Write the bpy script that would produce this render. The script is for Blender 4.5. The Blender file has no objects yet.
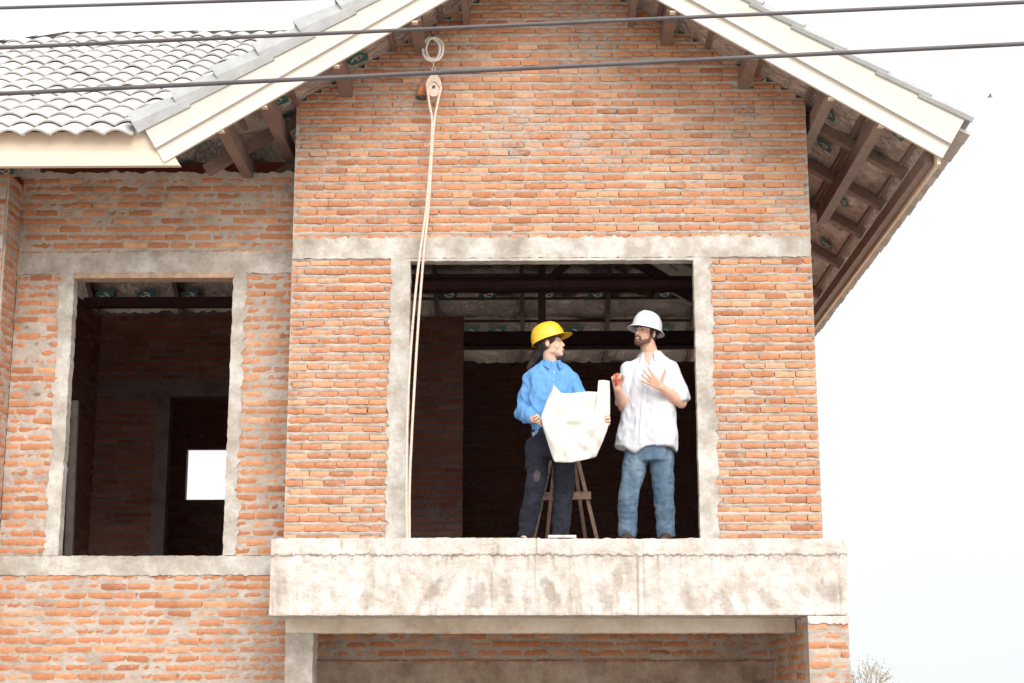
import bpy, bmesh, math, random
from mathutils import Vector, Matrix, noise, Euler
random.seed(7)
R = math.radians
V = Vector
scene = bpy.context.scene
COL = scene.collection

# ------------------------------------------------------------------ camera
F = 1615.0
TH = math.atan(353.5 / F)
PS = math.atan(28 / F * math.cos(TH))
CAM = V((0, 0, 1.6))
cd = bpy.data.cameras.new('camera')
cam = bpy.data.objects.new('camera', cd)
COL.objects.link(cam)
cam.location = CAM
cam.rotation_euler = (R(90) + TH, 0, PS)
cd.sensor_width = 36
cd.lens = F / 1024 * 36
cd.clip_end = 3000
scene.camera = cam
_m = Euler(cam.rotation_euler).to_matrix()

def at(px, py, Y):
    """measured picture point -> world point on the plane y = Y"""
    d = _m @ V(((px - 512) / F, (341.5 - py) / F, -1))
    return CAM + d * (Y / d.y)

# ------------------------------------------------------------------ materials
def mat(name):
    m = bpy.data.materials.new(name)
    m.use_nodes = True
    nt = m.node_tree
    b = nt.nodes['Principled BSDF']
    return m, nt, b

def N(nt, t, **kw):
    n = nt.nodes.new(t)
    for k, v in kw.items():
        if k in n.inputs:
            n.inputs[k].default_value = v
        else:
            setattr(n, k, v)
    return n

def ramp(nt, src, stops):
    r = nt.nodes.new('ShaderNodeValToRGB')
    e = r.color_ramp.elements
    while len(e) < len(stops):
        e.new(0.5)
    for i, (p, c) in enumerate(stops):
        e[i].position = p
        if not hasattr(c, '__len__'):
            c = (c, c, c)
        e[i].color = (*c, 1)
    nt.links.new(src, r.inputs[0])
    return r.outputs[0]

def mixc(nt, fac, a, b, mode='MIX'):
    m = nt.nodes.new('ShaderNodeMix')
    m.data_type = 'RGBA'
    m.blend_type = mode
    for s, v in ((0, fac), (6, a), (7, b)):
        if isinstance(v, bpy.types.NodeSocket):
            nt.links.new(v, m.inputs[s])
        elif hasattr(v, '__len__'):
            m.inputs[s].default_value = (*v, 1)
        else:
            m.inputs[s].default_value = v
    return m.outputs[2]

def pos(nt, scale=(1, 1, 1)):
    g = nt.nodes.new('ShaderNodeNewGeometry')
    mp = nt.nodes.new('ShaderNodeMapping')
    mp.inputs['Scale'].default_value = scale
    nt.links.new(g.outputs['Position'], mp.inputs['Vector'])
    return mp.outputs[0], g

def noise_out(nt, scale, detail=4, rough=.6, stretch=(1, 1, 1), dist=0):
    p, g = pos(nt, stretch)
    n = N(nt, 'ShaderNodeTexNoise', Scale=scale, Detail=detail, Roughness=rough, Distortion=dist)
    nt.links.new(p, n.inputs['Vector'])
    return n.outputs['Fac']

def bump(nt, b, src, dist, strength=1.0):
    bp = N(nt, 'ShaderNodeBump', Strength=strength, Distance=dist)
    nt.links.new(src, bp.inputs['Height'])
    nt.links.new(bp.outputs[0], b.inputs['Normal'])

def simple(name, col, rough=.6, metal=0, var=.15, scale=8, bumpd=0.0, spec=None):
    m, nt, b = mat(name)
    f = noise_out(nt, scale, 5, .65)
    lo = tuple(c * (1 - var) for c in col)
    hi = tuple(min(1, c * (1 + var)) for c in col)
    nt.links.new(ramp(nt, f, [(.3, lo), (.7, hi)]), b.inputs['Base Color'])
    b.inputs['Roughness'].default_value = rough
    b.inputs['Metallic'].default_value = metal
    if spec is not None:
        b.inputs['Specular IOR Level'].default_value = spec
    if bumpd:
        bump(nt, b, noise_out(nt, scale * 5, 4), bumpd)
    return m

MORT = (.44, .375, .325)
def brick_mat(name, dk=1.0, cover=.5):
    m, nt, b = mat(name)
    g = nt.nodes.new('ShaderNodeNewGeometry')
    col = ramp(nt, g.outputs['Random Per Island'], [(0, (.40, .165, .085)), (.14, (.52, .22, .105)), (.4, (.61, .275, .145)),
                                                  (.62, (.57, .25, .135)), (.84, (.66, .325, .17)), (1, (.72, .43, .27))])
    n1 = noise_out(nt, 26, 6, .7)
    col = mixc(nt, ramp(nt, n1, [(.35, 0), (.75, .55)]), col, (.30, .115, .07))
    # dusty lime bloom, larger patches
    n2 = noise_out(nt, 2.3, 5, .6)
    col = mixc(nt, ramp(nt, n2, [(.45, .0), (.75, .32)]), col, (.60, .37, .23))
    # smeared mortar
    n3 = noise_out(nt, 17, 8, .75, (1, 1, 1.7))
    n4 = noise_out(nt, 1.7, 3, .6)
    ad = N(nt, 'ShaderNodeMath', operation='ADD')
    ml = N(nt, 'ShaderNodeMath', operation='MULTIPLY')
    ml.inputs[1].default_value = .62
    nt.links.new(n4, ml.inputs[0])
    nt.links.new(n3, ad.inputs[0])
    nt.links.new(ml.outputs[0], ad.inputs[1])
    msk = ramp(nt, ad.outputs[0], [(.905 - cover * .08, 0), (.975 - cover * .08, .8)])
    col = mixc(nt, msk, col, MORT)
    if dk < 1: col = mixc(nt, 1, col, (dk, dk * .85, dk * 1.0), 'MULTIPLY')  # interior shade multiplied into the brick colour, slightly purple
    nt.links.new(col, b.inputs['Base Color'])
    b.inputs['Roughness'].default_value = .92
    b.inputs['Specular IOR Level'].default_value = .15
    bump(nt, b, noise_out(nt, 60, 6, .75), .006)
    return m

def concrete_mat(name, base=(.45, .41, .365), dark=(.31, .27, .235), light=(.61, .585, .555), streak=0.0, bd=.006, scale=4.2):
    m, nt, b = mat(name)
    n1 = noise_out(nt, scale, 8, .68)
    col = ramp(nt, n1, [(.32, dark), (.47, base), (.62, light)])
    n2 = noise_out(nt, 34, 6, .75)
    col = mixc(nt, ramp(nt, n2, [(.3, .35), (.55, 0)]), col, dark)
    if streak:
        n3 = noise_out(nt, 5.5, 6, .65, (1.6, 1, .22), .3)
        n5 = noise_out(nt, 1.4, 2, .5)
        mm = N(nt, 'ShaderNodeMath', operation='MULTIPLY')
        nt.links.new(ramp(nt, n3, [(.50, 0), (.66, 1)]), mm.inputs[0])
        nt.links.new(ramp(nt, n5, [(.38, 0), (.6, streak)]), mm.inputs[1])
        col = mixc(nt, mm.outputs[0], col, (.27, .22, .17))
    nt.links.new(col, b.inputs['Base Color'])
    b.inputs['Roughness'].default_value = .93
    b.inputs['Specular IOR Level'].default_value = .15
    bump(nt, b, noise_out(nt, 24, 9, .72), bd)
    return m

M = {}
M['brick'] = brick_mat('fired_brick')
M['brick_dry'] = brick_mat('fired_brick_wing', cover=.1)
M['mortar'] = concrete_mat('mortar', MORT, (.33, .275, .235), (.53, .465, .415), bd=.008, scale=5)
M['brick_shaded'] = brick_mat('shaded_interior_brick', .62)  # darker copy of the brick, room shade put into its colour
M['mortar_shaded'] = concrete_mat('shaded_mortar', (.22, .165, .165), (.15, .11, .11), (.28, .21, .21), bd=.008, scale=5)  # mortar darkened to match, indoor shade held in the colour
M['concrete_shaded'] = concrete_mat('shaded_concrete', (.24, .19, .185), (.15, .12, .12), (.30, .24, .235))  # indoor concrete and floor, shade of the rooms mixed into the colour
M['concrete'] = concrete_mat('raw_concrete')
M['cream'] = simple('cream_fibre_cement', (.66, .56, .455), .55, var=.06, scale=2.5)
M['cream_up'] = simple('cream_fibre_cement_upper', (.64, .52, .405), .55, var=.06, scale=2.5)
M['rake'] = simple('off_white_board', (.62, .58, .525), .55, var=.05, scale=2.5)
M['rake_up'] = simple('off_white_board_upper', (.57, .525, .47), .55, var=.06, scale=2.5)
M['timber'] = simple('raw_timber', (.46, .31, .22), .8, var=.3, scale=14, bumpd=.003)
M['lookout'] = simple('dusty_brown_steel', (.20, .135, .115), .55, var=.22, scale=7)
M['tieboard'] = simple('dark_old_board', (.06, .045, .04), .8, var=.3, scale=12)
M['dsteel'] = simple('red_oxide_steel', (.085, .038, .042), .5, var=.35, scale=6)
M['redsteel'] = simple('red_primer_steel', (.26, .06, .04), .55, var=.3, scale=6)
M['teal'] = simple('teal_print', (.01, .105, .10), .5, var=.1)
M['cap'] = simple('grey_cap_tile', (.36, .365, .37), .65, var=.12, scale=9, bumpd=.002)
M['rope'] = simple('rope_fibre', (.66, .54, .46), .9, var=.2, scale=60, bumpd=.002)
M['galv'] = simple('galvanised_metal', (.62, .60, .58), .4, .6, .2, 20)
M['palemetal'] = simple('pale_painted_block', (.66, .52, .42), .6, 0, .2, 20)
M['cable'] = simple('cable_rubber', (.085, .075, .085), .55, var=.3, scale=4)
M['clay'] = simple('clay_pipe', (.50, .19, .09), .8, var=.25, scale=20)
M['ground'] = concrete_mat('dusty_ground', (.44, .38, .32), (.34, .29, .24), (.52, .46, .40), bd=.02, scale=.6)

def balcony_mat():
    m, nt, b = mat('weathered_slab_concrete')
    col = ramp(nt, noise_out(nt, 3.4, 9, .7), [(.32, (.44, .38, .335)), (.45, (.60, .55, .515)), (.62, (.70, .665, .64))])
    col = mixc(nt, ramp(nt, noise_out(nt, 17, 8, .75), [(.34, .6), (.52, 0)]), col, (.40, .33, .27))
    # vertical drip stains
    def gate(a, lo, hi, c, l2, h2, amt):
        mm = N(nt, 'ShaderNodeMath', operation='MULTIPLY')
        nt.links.new(ramp(nt, a, [(lo, 0), (hi, 1)]), mm.inputs[0])
        nt.links.new(ramp(nt, c, [(l2, 0), (h2, amt)]), mm.inputs[1])
        return mm.outputs[0]
    drip = noise_out(nt, 7.5, 5, .6, (2.2, 1, .28), .4)
    col = mixc(nt, gate(drip, .54, .66, noise_out(nt, 1.9, 3, .6), .45, .65, .7), col, (.30, .25, .19))
    # trowelled damp patches, slanting
    p, g = pos(nt, (1, 1, 1))
    mp = nt.nodes.new('ShaderNodeMapping')
    mp.inputs['Rotation'].default_value = (0, R(22), 0)
    mp.inputs['Scale'].default_value = (1.5, 1, .62)
    nt.links.new(g.outputs['Position'], mp.inputs['Vector'])
    nn = N(nt, 'ShaderNodeTexNoise', Scale=4.2, Detail=5, Roughness=.55)
    nt.links.new(mp.outputs[0], nn.inputs['Vector'])
    col = mixc(nt, ramp(nt, nn.outputs['Fac'], [(.55, 0), (.66, .6)]), col, (.41, .35, .295))
    # painted stain weights stored per vertex (cold joint below the lip)
    at_ = N(nt, 'ShaderNodeAttribute', attribute_name='stain')
    col = mixc(nt, at_.outputs['Fac'], col, (.24, .19, .15))
    nt.links.new(col, b.inputs['Base Color'])
    b.inputs['Roughness'].default_value = .95
    b.inputs['Specular IOR Level'].default_value = .12
    bump(nt, b, noise_out(nt, 20, 10, .75), .010)
    return m
M['balcony'] = balcony_mat()

def foil_mat(name='roof_foil', k=1.0):
    m, nt, b = mat(name)
    col = ramp(nt, noise_out(nt, 3, 6, .6), [(.3, (.56 * k, .47 * k, .44 * k)), (.7, (.76 * k, .67 * k, .63 * k))])
    nt.links.new(col, b.inputs['Base Color'])
    b.inputs['Metallic'].default_value = .55
    b.inputs['Roughness'].default_value = .30
    bump(nt, b, noise_out(nt, 7, 7, .6, (1, 1, 1), 2.2), .08, 1)
    return m
M['foil'] = foil_mat()
M['foil_in'] = foil_mat('dimmed_inner_foil', .8)  # copy of the foil with the shade under the roof dimmed into its colour

def tile_mat():
    m, nt, b = mat('pale_roof_tile')
    g = nt.nodes.new('ShaderNodeNewGeometry')
    col = ramp(nt, g.outputs['Random Per Island'], [(0, (.40, .385, .38)), (.5, (.50, .485, .475)), (1, (.58, .56, .545))])
    col = mixc(nt, ramp(nt, noise_out(nt, 12, 6, .7), [(.35, .35), (.6, 0)]), col, (.42, .38, .36))
    nt.links.new(col, b.inputs['Base Color'])
    b.inputs['Roughness'].default_value = .6
    bump(nt, b, noise_out(nt, 70, 4), .002)
    return m
M['tile'] = tile_mat()

# ------------------------------------------------------------------ object helpers
WL = {}   # world location of each parent object

def thing(name, label, cat, loc, group=None):
    o = bpy.data.objects.new(name, None)
    COL.objects.link(o)
    o.empty_display_size = .2
    o.location = loc
    WL[o] = V(loc)
    tag(o, label, cat, group)
    return o

def tag(o, label=None, cat=None, group=None, kind=None):
    for k, v in (('label', label), ('category', cat), ('group', group), ('kind', kind)):
        if v:
            o[k] = v
    return o

class MB:
    """collects geometry in world coordinates, then links it as ONE object"""
    def __init__(s):
        s.v, s.f, s.mi, s.sm = [], [], [], []
        s.stain = None
    def add(s, vs, fs, mi=0, smooth=False):
        b = len(s.v)
        s.v += [V(p) for p in vs]
        for f in fs:
            s.f.append([b + i for i in f]); s.mi.append(mi); s.sm.append(smooth)
        return s
    def box(s, lo, hi, mi=0, M4=None):
        x0, y0, z0 = lo; x1, y1, z1 = hi
        vs = [V(p) for p in ((x0,y0,z0),(x1,y0,z0),(x1,y1,z0),(x0,y1,z0),(x0,y0,z1),(x1,y0,z1),(x1,y1,z1),(x0,y1,z1))]
        if M4: vs = [M4 @ p for p in vs]
        return s.add(vs, [(0,3,2,1),(4,5,6,7),(0,1,5,4),(1,2,6,5),(2,3,7,6),(3,0,4,7)], mi)
    def bar(s, a, b, w, h, up=V((0,0,1)), mi=0):
        a, b = V(a), V(b)
        d = (b - a).normalized()
        if abs(d.dot(up)) > .999: up = V((0, 1, 0))
        x = d.cross(up).normalized() * w / 2
        u = x.cross(d).normalized() * h / 2
        vs = []
        for p in (a, b):
            vs += [p - x - u, p + x - u, p + x + u, p - x + u]
        return s.add(vs, [(0,1,2,3),(7,6,5,4),(0,4,5,1),(1,5,6,2),(2,6,7,3),(3,7,4,0)], mi)
    def tube(s, pts, r, n=8, mi=0, cap=True, smooth=True):
        pts = [V(p) for p in pts]
        rs = r if hasattr(r, '__len__') else [r] * len(pts)
        rings = []
        ref = V((0.13, .97, .2))
        for i, p in enumerate(pts):
            d = (pts[min(i+1, len(pts)-1)] - pts[max(i-1, 0)]).normalized()
            x = d.cross(ref)
            if x.length < 1e-3: x = d.cross(V((1,0,0)))
            x.normalize(); y = d.cross(x).normalized()
            rings.append([p + (x*math.cos(2*math.pi*k/n) + y*math.sin(2*math.pi*k/n)) * rs[i] for k in range(n)])
        vs = [q for g in rings for q in g]
        fs = [(i*n+k, i*n+(k+1)%n, (i+1)*n+(k+1)%n, (i+1)*n+k) for i in range(len(pts)-1) for k in range(n)]
        if cap:
            fs += [tuple(range(n-1, -1, -1)), tuple(range((len(pts)-1)*n, len(pts)*n))]
        return s.add(vs, fs, mi, smooth)
    def prism(s, poly, y0, y1, mi=0):
        """polygon in xz extruded from y0 to y1"""
        n = len(poly)
        vs = [V((x, y0, z)) for x, z in poly] + [V((x, y1, z)) for x, z in poly]
        fs = [tuple(range(n)), tuple(range(2*n-1, n-1, -1))] + [(i, n+i, n+(i+1)%n, (i+1)%n) for i in range(n)]
        return s.add(vs, fs, mi)
    def build(s, name, mats, parent=None, origin=None, fix=True):
        if not isinstance(mats, (list, tuple)): mats = [mats]
        lo = V([min(p[i] for p in s.v) for i in range(3)]); hi = V([max(p[i] for p in s.v) for i in range(3)])
        c = V(origin) if origin is not None else V(((lo.x+hi.x)/2, (lo.y+hi.y)/2, lo.z))
        me = bpy.data.meshes.new(name)
        me.from_pydata([p - c for p in s.v], [], s.f)
        for m in mats: me.materials.append(m)
        me.polygons.foreach_set('material_index', s.mi)
        me.polygons.foreach_set('use_smooth', s.sm)
        if s.stain is not None:
            a = me.attributes.new('stain', 'FLOAT', 'POINT')
            a.data.foreach_set('value', s.stain)
        if fix:
            bm = bmesh.new(); bm.from_mesh(me)
            bmesh.ops.recalc_face_normals(bm, faces=bm.faces[:])
            bm.to_mesh(me); bm.free()
        me.update()
        o = bpy.data.objects.new(name, me)
        COL.objects.link(o)
        o.location = c - (WL[parent] if parent else V((0,0,0)))
        if parent: o.parent = parent
        WL[o] = c
        return o

def nz(x, y=0., z=0.):
    return noise.noise(V((x, y, z)))

# ------------------------------------------------------------------ brickwork
COURSE = .068
def brick_wall(name, parent, O, U, Nrm, z0, z1, spans, mats, seed=1, thick=.11, ragged=None, fine=True, blen=.2, dry=False):
    """courses of individual bricks in lumpy mortar; spans(zc) -> allowed [u0,u1] intervals.
    O: point at u=0 on the face, U: along, Nrm: outward normal"""
    rnd = random.Random(seed)
    O, U, Nrm = V(O), V(U), V(Nrm)
    mb = MB()
    k = 0
    z = z0
    P = lambda u, d, z: V((O.x, O.y, 0)) + U * u + Nrm * d + V((0, 0, z))
    while z < z1 - .01:
        zt = min(z + COURSE, z1)
        for (ua, ub) in spans((z + zt) / 2):
            if ub - ua < .03: continue
            # mortar strip, lumpy front; with dry=True the upright joints are left unfilled
            n = max(2, int((ub - ua) / .022))
            vs = []
            zs = (z, z + .014, (z + zt) / 2, zt - .014, zt)
            for i in range(n + 1):
                u = ua + (ub - ua) * i / n
                for q, zz in enumerate(zs):
                    d = -.005 + .006 * nz(u * 9, zz * 14, seed) + .005 * nz(u * 34, zz * 34, seed)
                    if 0 < i < n and q in (1, 2, 3):
                        hole = nz(u * 31, zz * 5, seed + 9)
                        if dry: d -= (.018 + .03 * max(0, hole)) if q == 2 else (.004 + .008 * max(0, hole))
                        elif q == 2 and hole > .38: d -= .02
                    vs.append(P(u, d, zz))
            fs = []
            for i in range(n):
                for q in range(4):
                    a = i * 5 + q
                    fs.append((a, a + 5, a + 6, a + 1))
            b = len(vs)
            vs += [P(ua, -thick, z), P(ub, -thick, z), P(ub, -thick, zt), P(ua, -thick, zt)]
            fs += [(b, b+3, b+2, b+1), (0, 1, 2, 3, 4, b+3, b), (n*5, b+1, b+2, n*5+4, n*5+3, n*5+2, n*5+1)]
            fs += [tuple([b, b+1] + [i*5 for i in range(n, -1, -1)]), tuple([b+2, b+3] + [i*5+4 for i in range(n+1)])]
            mb.add(vs, fs, 1)
        # bricks
        off = (blen / 2 if k % 2 else 0) + rnd.uniform(-.03, .03)
        for (ua, ub) in spans((z + zt) / 2):
            u = ua - ((ua - off) % blen)
            while u < ub:
                L = blen * (1 + rnd.uniform(-.07, .07))
                gp = (rnd.uniform(.001, .006) if rnd.random() < .8 else rnd.uniform(.007, .013)) if dry else rnd.uniform(.004, .012)
                a, b_ = max(u + gp * .5, ua + rnd.uniform(0, .005)), min(u + L - gp * .5, ub - rnd.uniform(0, .005))
                u += L
                if b_ - a < .035: continue
                if rnd.random() < (.002 if dry else .010): continue
                h = rnd.uniform(.034, .042) if dry else rnd.uniform(.039, .046)
                zc = z + .034 + .005 * nz(a * 1.3, z * 3, seed) + rnd.uniform(-.003, .003)
                tilt = rnd.uniform(-.03, .03)
                dd = rnd.uniform(-.004, .004)
                s2 = rnd.uniform(0, 100)
                nx = 6 if fine else 1
                vs = []
                for i in range(nx + 1):
                    t = i / nx
                    uu = a + (b_ - a) * t
                    for j in (0, 1, 2):
                        edge = (i in (0, nx)) or j != 1
                        zz = zc + (j - 1) * h / 2 + tilt * (t - .5) * .1
                        if fine:
                            zz += .0055 * nz(uu * 28, j * 7, s2)
                            dpt = dd - (.004 if edge else 0) + .0035 * nz(uu * 30, zz * 30, s2)
                            u3 = uu + (.004 * nz(j * 5, s2, 3) if i in (0, nx) else 0)
                            if i in (0, nx) and j != 1: u3 += .0015 * (1 if i == 0 else -1); dpt -= .002
                        else:
                            dpt = dd; u3 = uu
                        vs.append(P(u3, dpt, zz))
                fs = []
                for i in range(nx):
                    for j in range(2):
                        q = i * 3 + j
                        fs.append((q, q + 3, q + 4, q + 1))
                m = len(vs)
                vs += [P(a, -.05, zc - h/2), P(b_, -.05, zc - h/2), P(b_, -.05, zc + h/2), P(a, -.05, zc + h/2)]
                e = nx * 3
                fs += [tuple([m, m+1] + [i*3 for i in range(nx, -1, -1)]), tuple([m+2, m+3] + [i*3+2 for i in range(nx+1)]),
                       (0, 1, 2, m+3, m), (e, m+1, m+2, e+2, e+1), (m, m+3, m+2, m+1)]
                mb.add(vs, fs, 0)
        z += COURSE; k += 1
    if ragged:
        (ua, ub, zr) = ragged
        n = int((ub - ua) / .03)
        vs = []
        for i in range(n + 1):
            u = ua + (ub - ua) * i / n
            h = .035 + .05 * abs(nz(u * 4, 3.3, seed)) + .03 * nz(u * 17, 1, seed)
            vs += [P(u, .004, zr), P(u, .006 - .01 * abs(nz(u*9, 5, seed)), zr + h), P(u, -thick, zr + h), P(u, -thick, zr)]
        fs = []
        for i in range(n):
            a = i * 4
            for q in range(4):
                fs.append((a + q, a + 4 + q, a + 4 + (q + 1) % 4, a + (q + 1) % 4))
        fs += [(0, 1, 2, 3), (n*4+3, n*4+2, n*4+1, n*4)]
        mb.add(vs, fs, 1)
    return mb.build(name, mats, parent)

def subtract(iv, cuts):
    out = [tuple(iv)]
    for (c0, c1) in cuts:
        nxt = []
        for (a, b) in out:
            if c1 <= a or c0 >= b: nxt.append((a, b)); continue
            if c0 > a: nxt.append((a, c0))
            if c1 < b: nxt.append((c1, b))
        out = nxt
    return out

def rough_slab(mb, x0, x1, z0, z1, yf, yb, seed=0, e=(.008,)*4, res=.025, amp=.004, mi=0):
    """plastered concrete piece: front grid with uneven edges. e = jitter of left,right,bottom,top edge"""
    nx = max(2, int((x1 - x0) / res)); nz_ = max(2, int((z1 - z0) / res))
    vs, fs = [], []
    def edge(t, k):
        return nz(t * 4.5, k * 9.1 + seed) * .3 + nz(t * 15, k * 3.7 + seed) * .9 + nz(t * 37, k * 3.7 + seed) * .9
    for i in range(nx + 1):
        for j in range(nz_ + 1):
            x = x0 + (x1 - x0) * i / nx; z = z0 + (z1 - z0) * j / nz_
            tx, tz = i / nx, j / nz_
            xl = e[0] * edge(z, 1) * (1 - tx) + e[1] * edge(z, 2) * tx
            zl = e[2] * edge(x, 3) * (1 - tz) + e[3] * edge(x, 4) * tz
            y = yf + amp * nz(x * 6, z * 6, seed) + amp * .7 * nz(x * 25, z * 25, seed)
            vs.append(V((x + xl, y, z + zl)))
    st = nz_ + 1
    for i in range(nx):
        for j in range(nz_):
            a = i * st + j
            fs.append((a, a + st, a + st + 1, a + 1))
    loop = [i * st for i in range(nx + 1)] + [nx * st + j for j in range(1, st)] + [i * st + nz_ for i in range(nx - 1, -1, -1)] + [j for j in range(nz_ - 1, 0, -1)]
    b = len(vs)
    vs += [V((vs[i].x, yb, vs[i].z)) for i in loop]
    n = len(loop)
    for k in range(n):
        fs.append((loop[k], b + k, b + (k + 1) % n, loop[(k + 1) % n]))
    fs.append(tuple(b + k for k in range(n)))
    mb.add(vs, fs, mi)
    return mb

# ================================================================== THE HOUSE
GY, LY, BY, RY = 12.0, 12.47, 11.45, 11.3     # gable wall, wing wall, balcony front, rake boards
S = .6; ZE = 5.69; XC = .1; XR, XL = 3.14, -2.94  # roof pitch, eave height, ridge line of the gable
GL, GR = -1.9, 2.095
FZ = 2.67
house = thing('unfinished_house', 'unfinished two storey brick house with a gable, raw balcony slab and pale tiled roof', 'house', (0, GY, 0))
gz = lambda x: ZE + S * (XR - XC) - S * abs(x - XC)   # roof surface above x on the gable

BT, BB = 5.05, 4.885        # concrete band over the window
def gable_spans(z):
    half = (gz(XC) - .15 - z) / S
    a, b = max(GL, XC - half), min(GR, XC + half)
    if b <= a: return []
    cuts = []
    if BB + .03 < z < BT - .025: return []
    if z <= BB + .03: cuts.append((-1.105, 1.285))
    return subtract((a, b), cuts)
w = brick_wall('gable_wall', house, (0, GY, 0), (1, 0, 0), (0, -1, 0), FZ - .03, 7.36, gable_spans, [M['brick'], M['mortar']], 3, blen=.157, dry=True)

mb = MB()
rough_slab(mb, GL + .003, GR - .003, BB, BT, GY - .006, GY + .1, 1, (.004, .004, .009, .022))
mb.build('lintel_beam', M['concrete'], house)
mb = MB()
rough_slab(mb, -1.14, -.985, FZ - .1, BB + .006, GY - .004, GY + .104, 2, (.03, .004, 0, 0))
mb.build('window_jamb', M['concrete'], house); mb = MB()
rough_slab(mb, 1.19, 1.325, FZ - .1, BB + .006, GY - .004, GY + .104, 3, (.004, .03, 0, 0))
mb.build('window_jamb', M['concrete'], house); mb = MB()
rough_slab(mb, -1.0, 1.2, 4.862, 4.882, GY - .006, GY + .106, 4, (0, 0, .004, 0), .03)
mb.build('window_head', M['concrete'], house)

# wing wall with its window
LT, LB = 5.075, 4.895
SB, ST_ = 2.50, 2.648
WX0, WX1 = -3.715, -2.44
def wing_spans(z):
    if LB + .03 < z < LT - .025 or SB + .03 < z < ST_ - .025: return []
    cuts = [(-4.62, -4.18)]
    if ST_ - .025 <= z <= LB + .03: cuts.append((WX0 - .08, WX1 + .07))
    return subtract((-7.2, GL - .01), cuts)
brick_wall('wing_wall', house, (0, LY, 0), (1, 0, 0), (0, -1, 0), 0, 5.70, wing_spans, [M['brick_dry'], M['mortar']], 11, blen=.19, ragged=(-4.2, -1.95, 5.70))
mb = MB()
rough_slab(mb, -4.18, GL + .02, LB, LT, LY - .006, LY + .1, 5, (0, 0, .014, .014))
rough_slab(mb, -7.2, -4.62, LB, LT, LY - .012, LY + .1, 5, (0, 0, .012, .012), .06)
mb.build('lintel_beam', M['concrete'], house)
mb = MB()
rough_slab(mb, -4.18, GL + .02, SB, ST_, LY - .006, LY + .16, 6, (0, 0, .016, .005))
rough_slab(mb, -7.2, -4.62, SB, ST_, LY - .014, LY + .1, 5, (0, 0, .012, .012), .06)
mb.build('window_sill', M['concrete'], house)
mb = MB()
rough_slab(mb, WX0 - .115, WX0, ST_ + .003, LB + .004, LY - .004, LY + .104, 7, (.03, .006, 0, 0))
mb.build('window_jamb', M['concrete'], house); mb = MB()
rough_slab(mb, WX1, WX1 + .105, ST_ + .003, LB + .004, LY - .004, LY + .104, 8, (.006, .035, 0, 0))
sr = mb.build('window_jamb', M['concrete'], house)
mb = MB(); mb.box((WX0 - .01, LY - .016, 4.858), (WX1 + .01, LY + .12, 4.90))
mb.build('head_board', M['timber'], sr)
mb = MB(); mb.bar((WX0 + .025, LY + .2, 2.65), (WX0 + .0, LY + .2, 3.9), .06, .04, V((0, 1, 0)))
mb.build('prop_board', M['tieboard'], sr)

# projecting pier at the far left
def pier_spans(z):
    return [] if 5.02 < z < 5.13 else [(-4.62, -4.2)]
pr = brick_wall('brick_pier', house, (0, 12.14, 0), (1, 0, 0), (0, -1, 0), 0, 5.6, pier_spans, [M['brick'], M['mortar']], 21, .3)
mb = MB()
rough_slab(mb, -4.62, -4.2, 5.02, 5.13, 12.13, 12.42, 9, (.004, .004, .01, .02))
mb.build('concrete_patch', M['concrete'], pr)
# rendered cheek of the pier (face looking along +x)
brick_wall('pier_cheek', pr, (-4.178, 12.15, 0), (0, 1, 0), (1, 0, 0), 0, 5.6, lambda z: [(0, .32)], [M['brick_dry'], M['mortar']], 22, .02)

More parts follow.
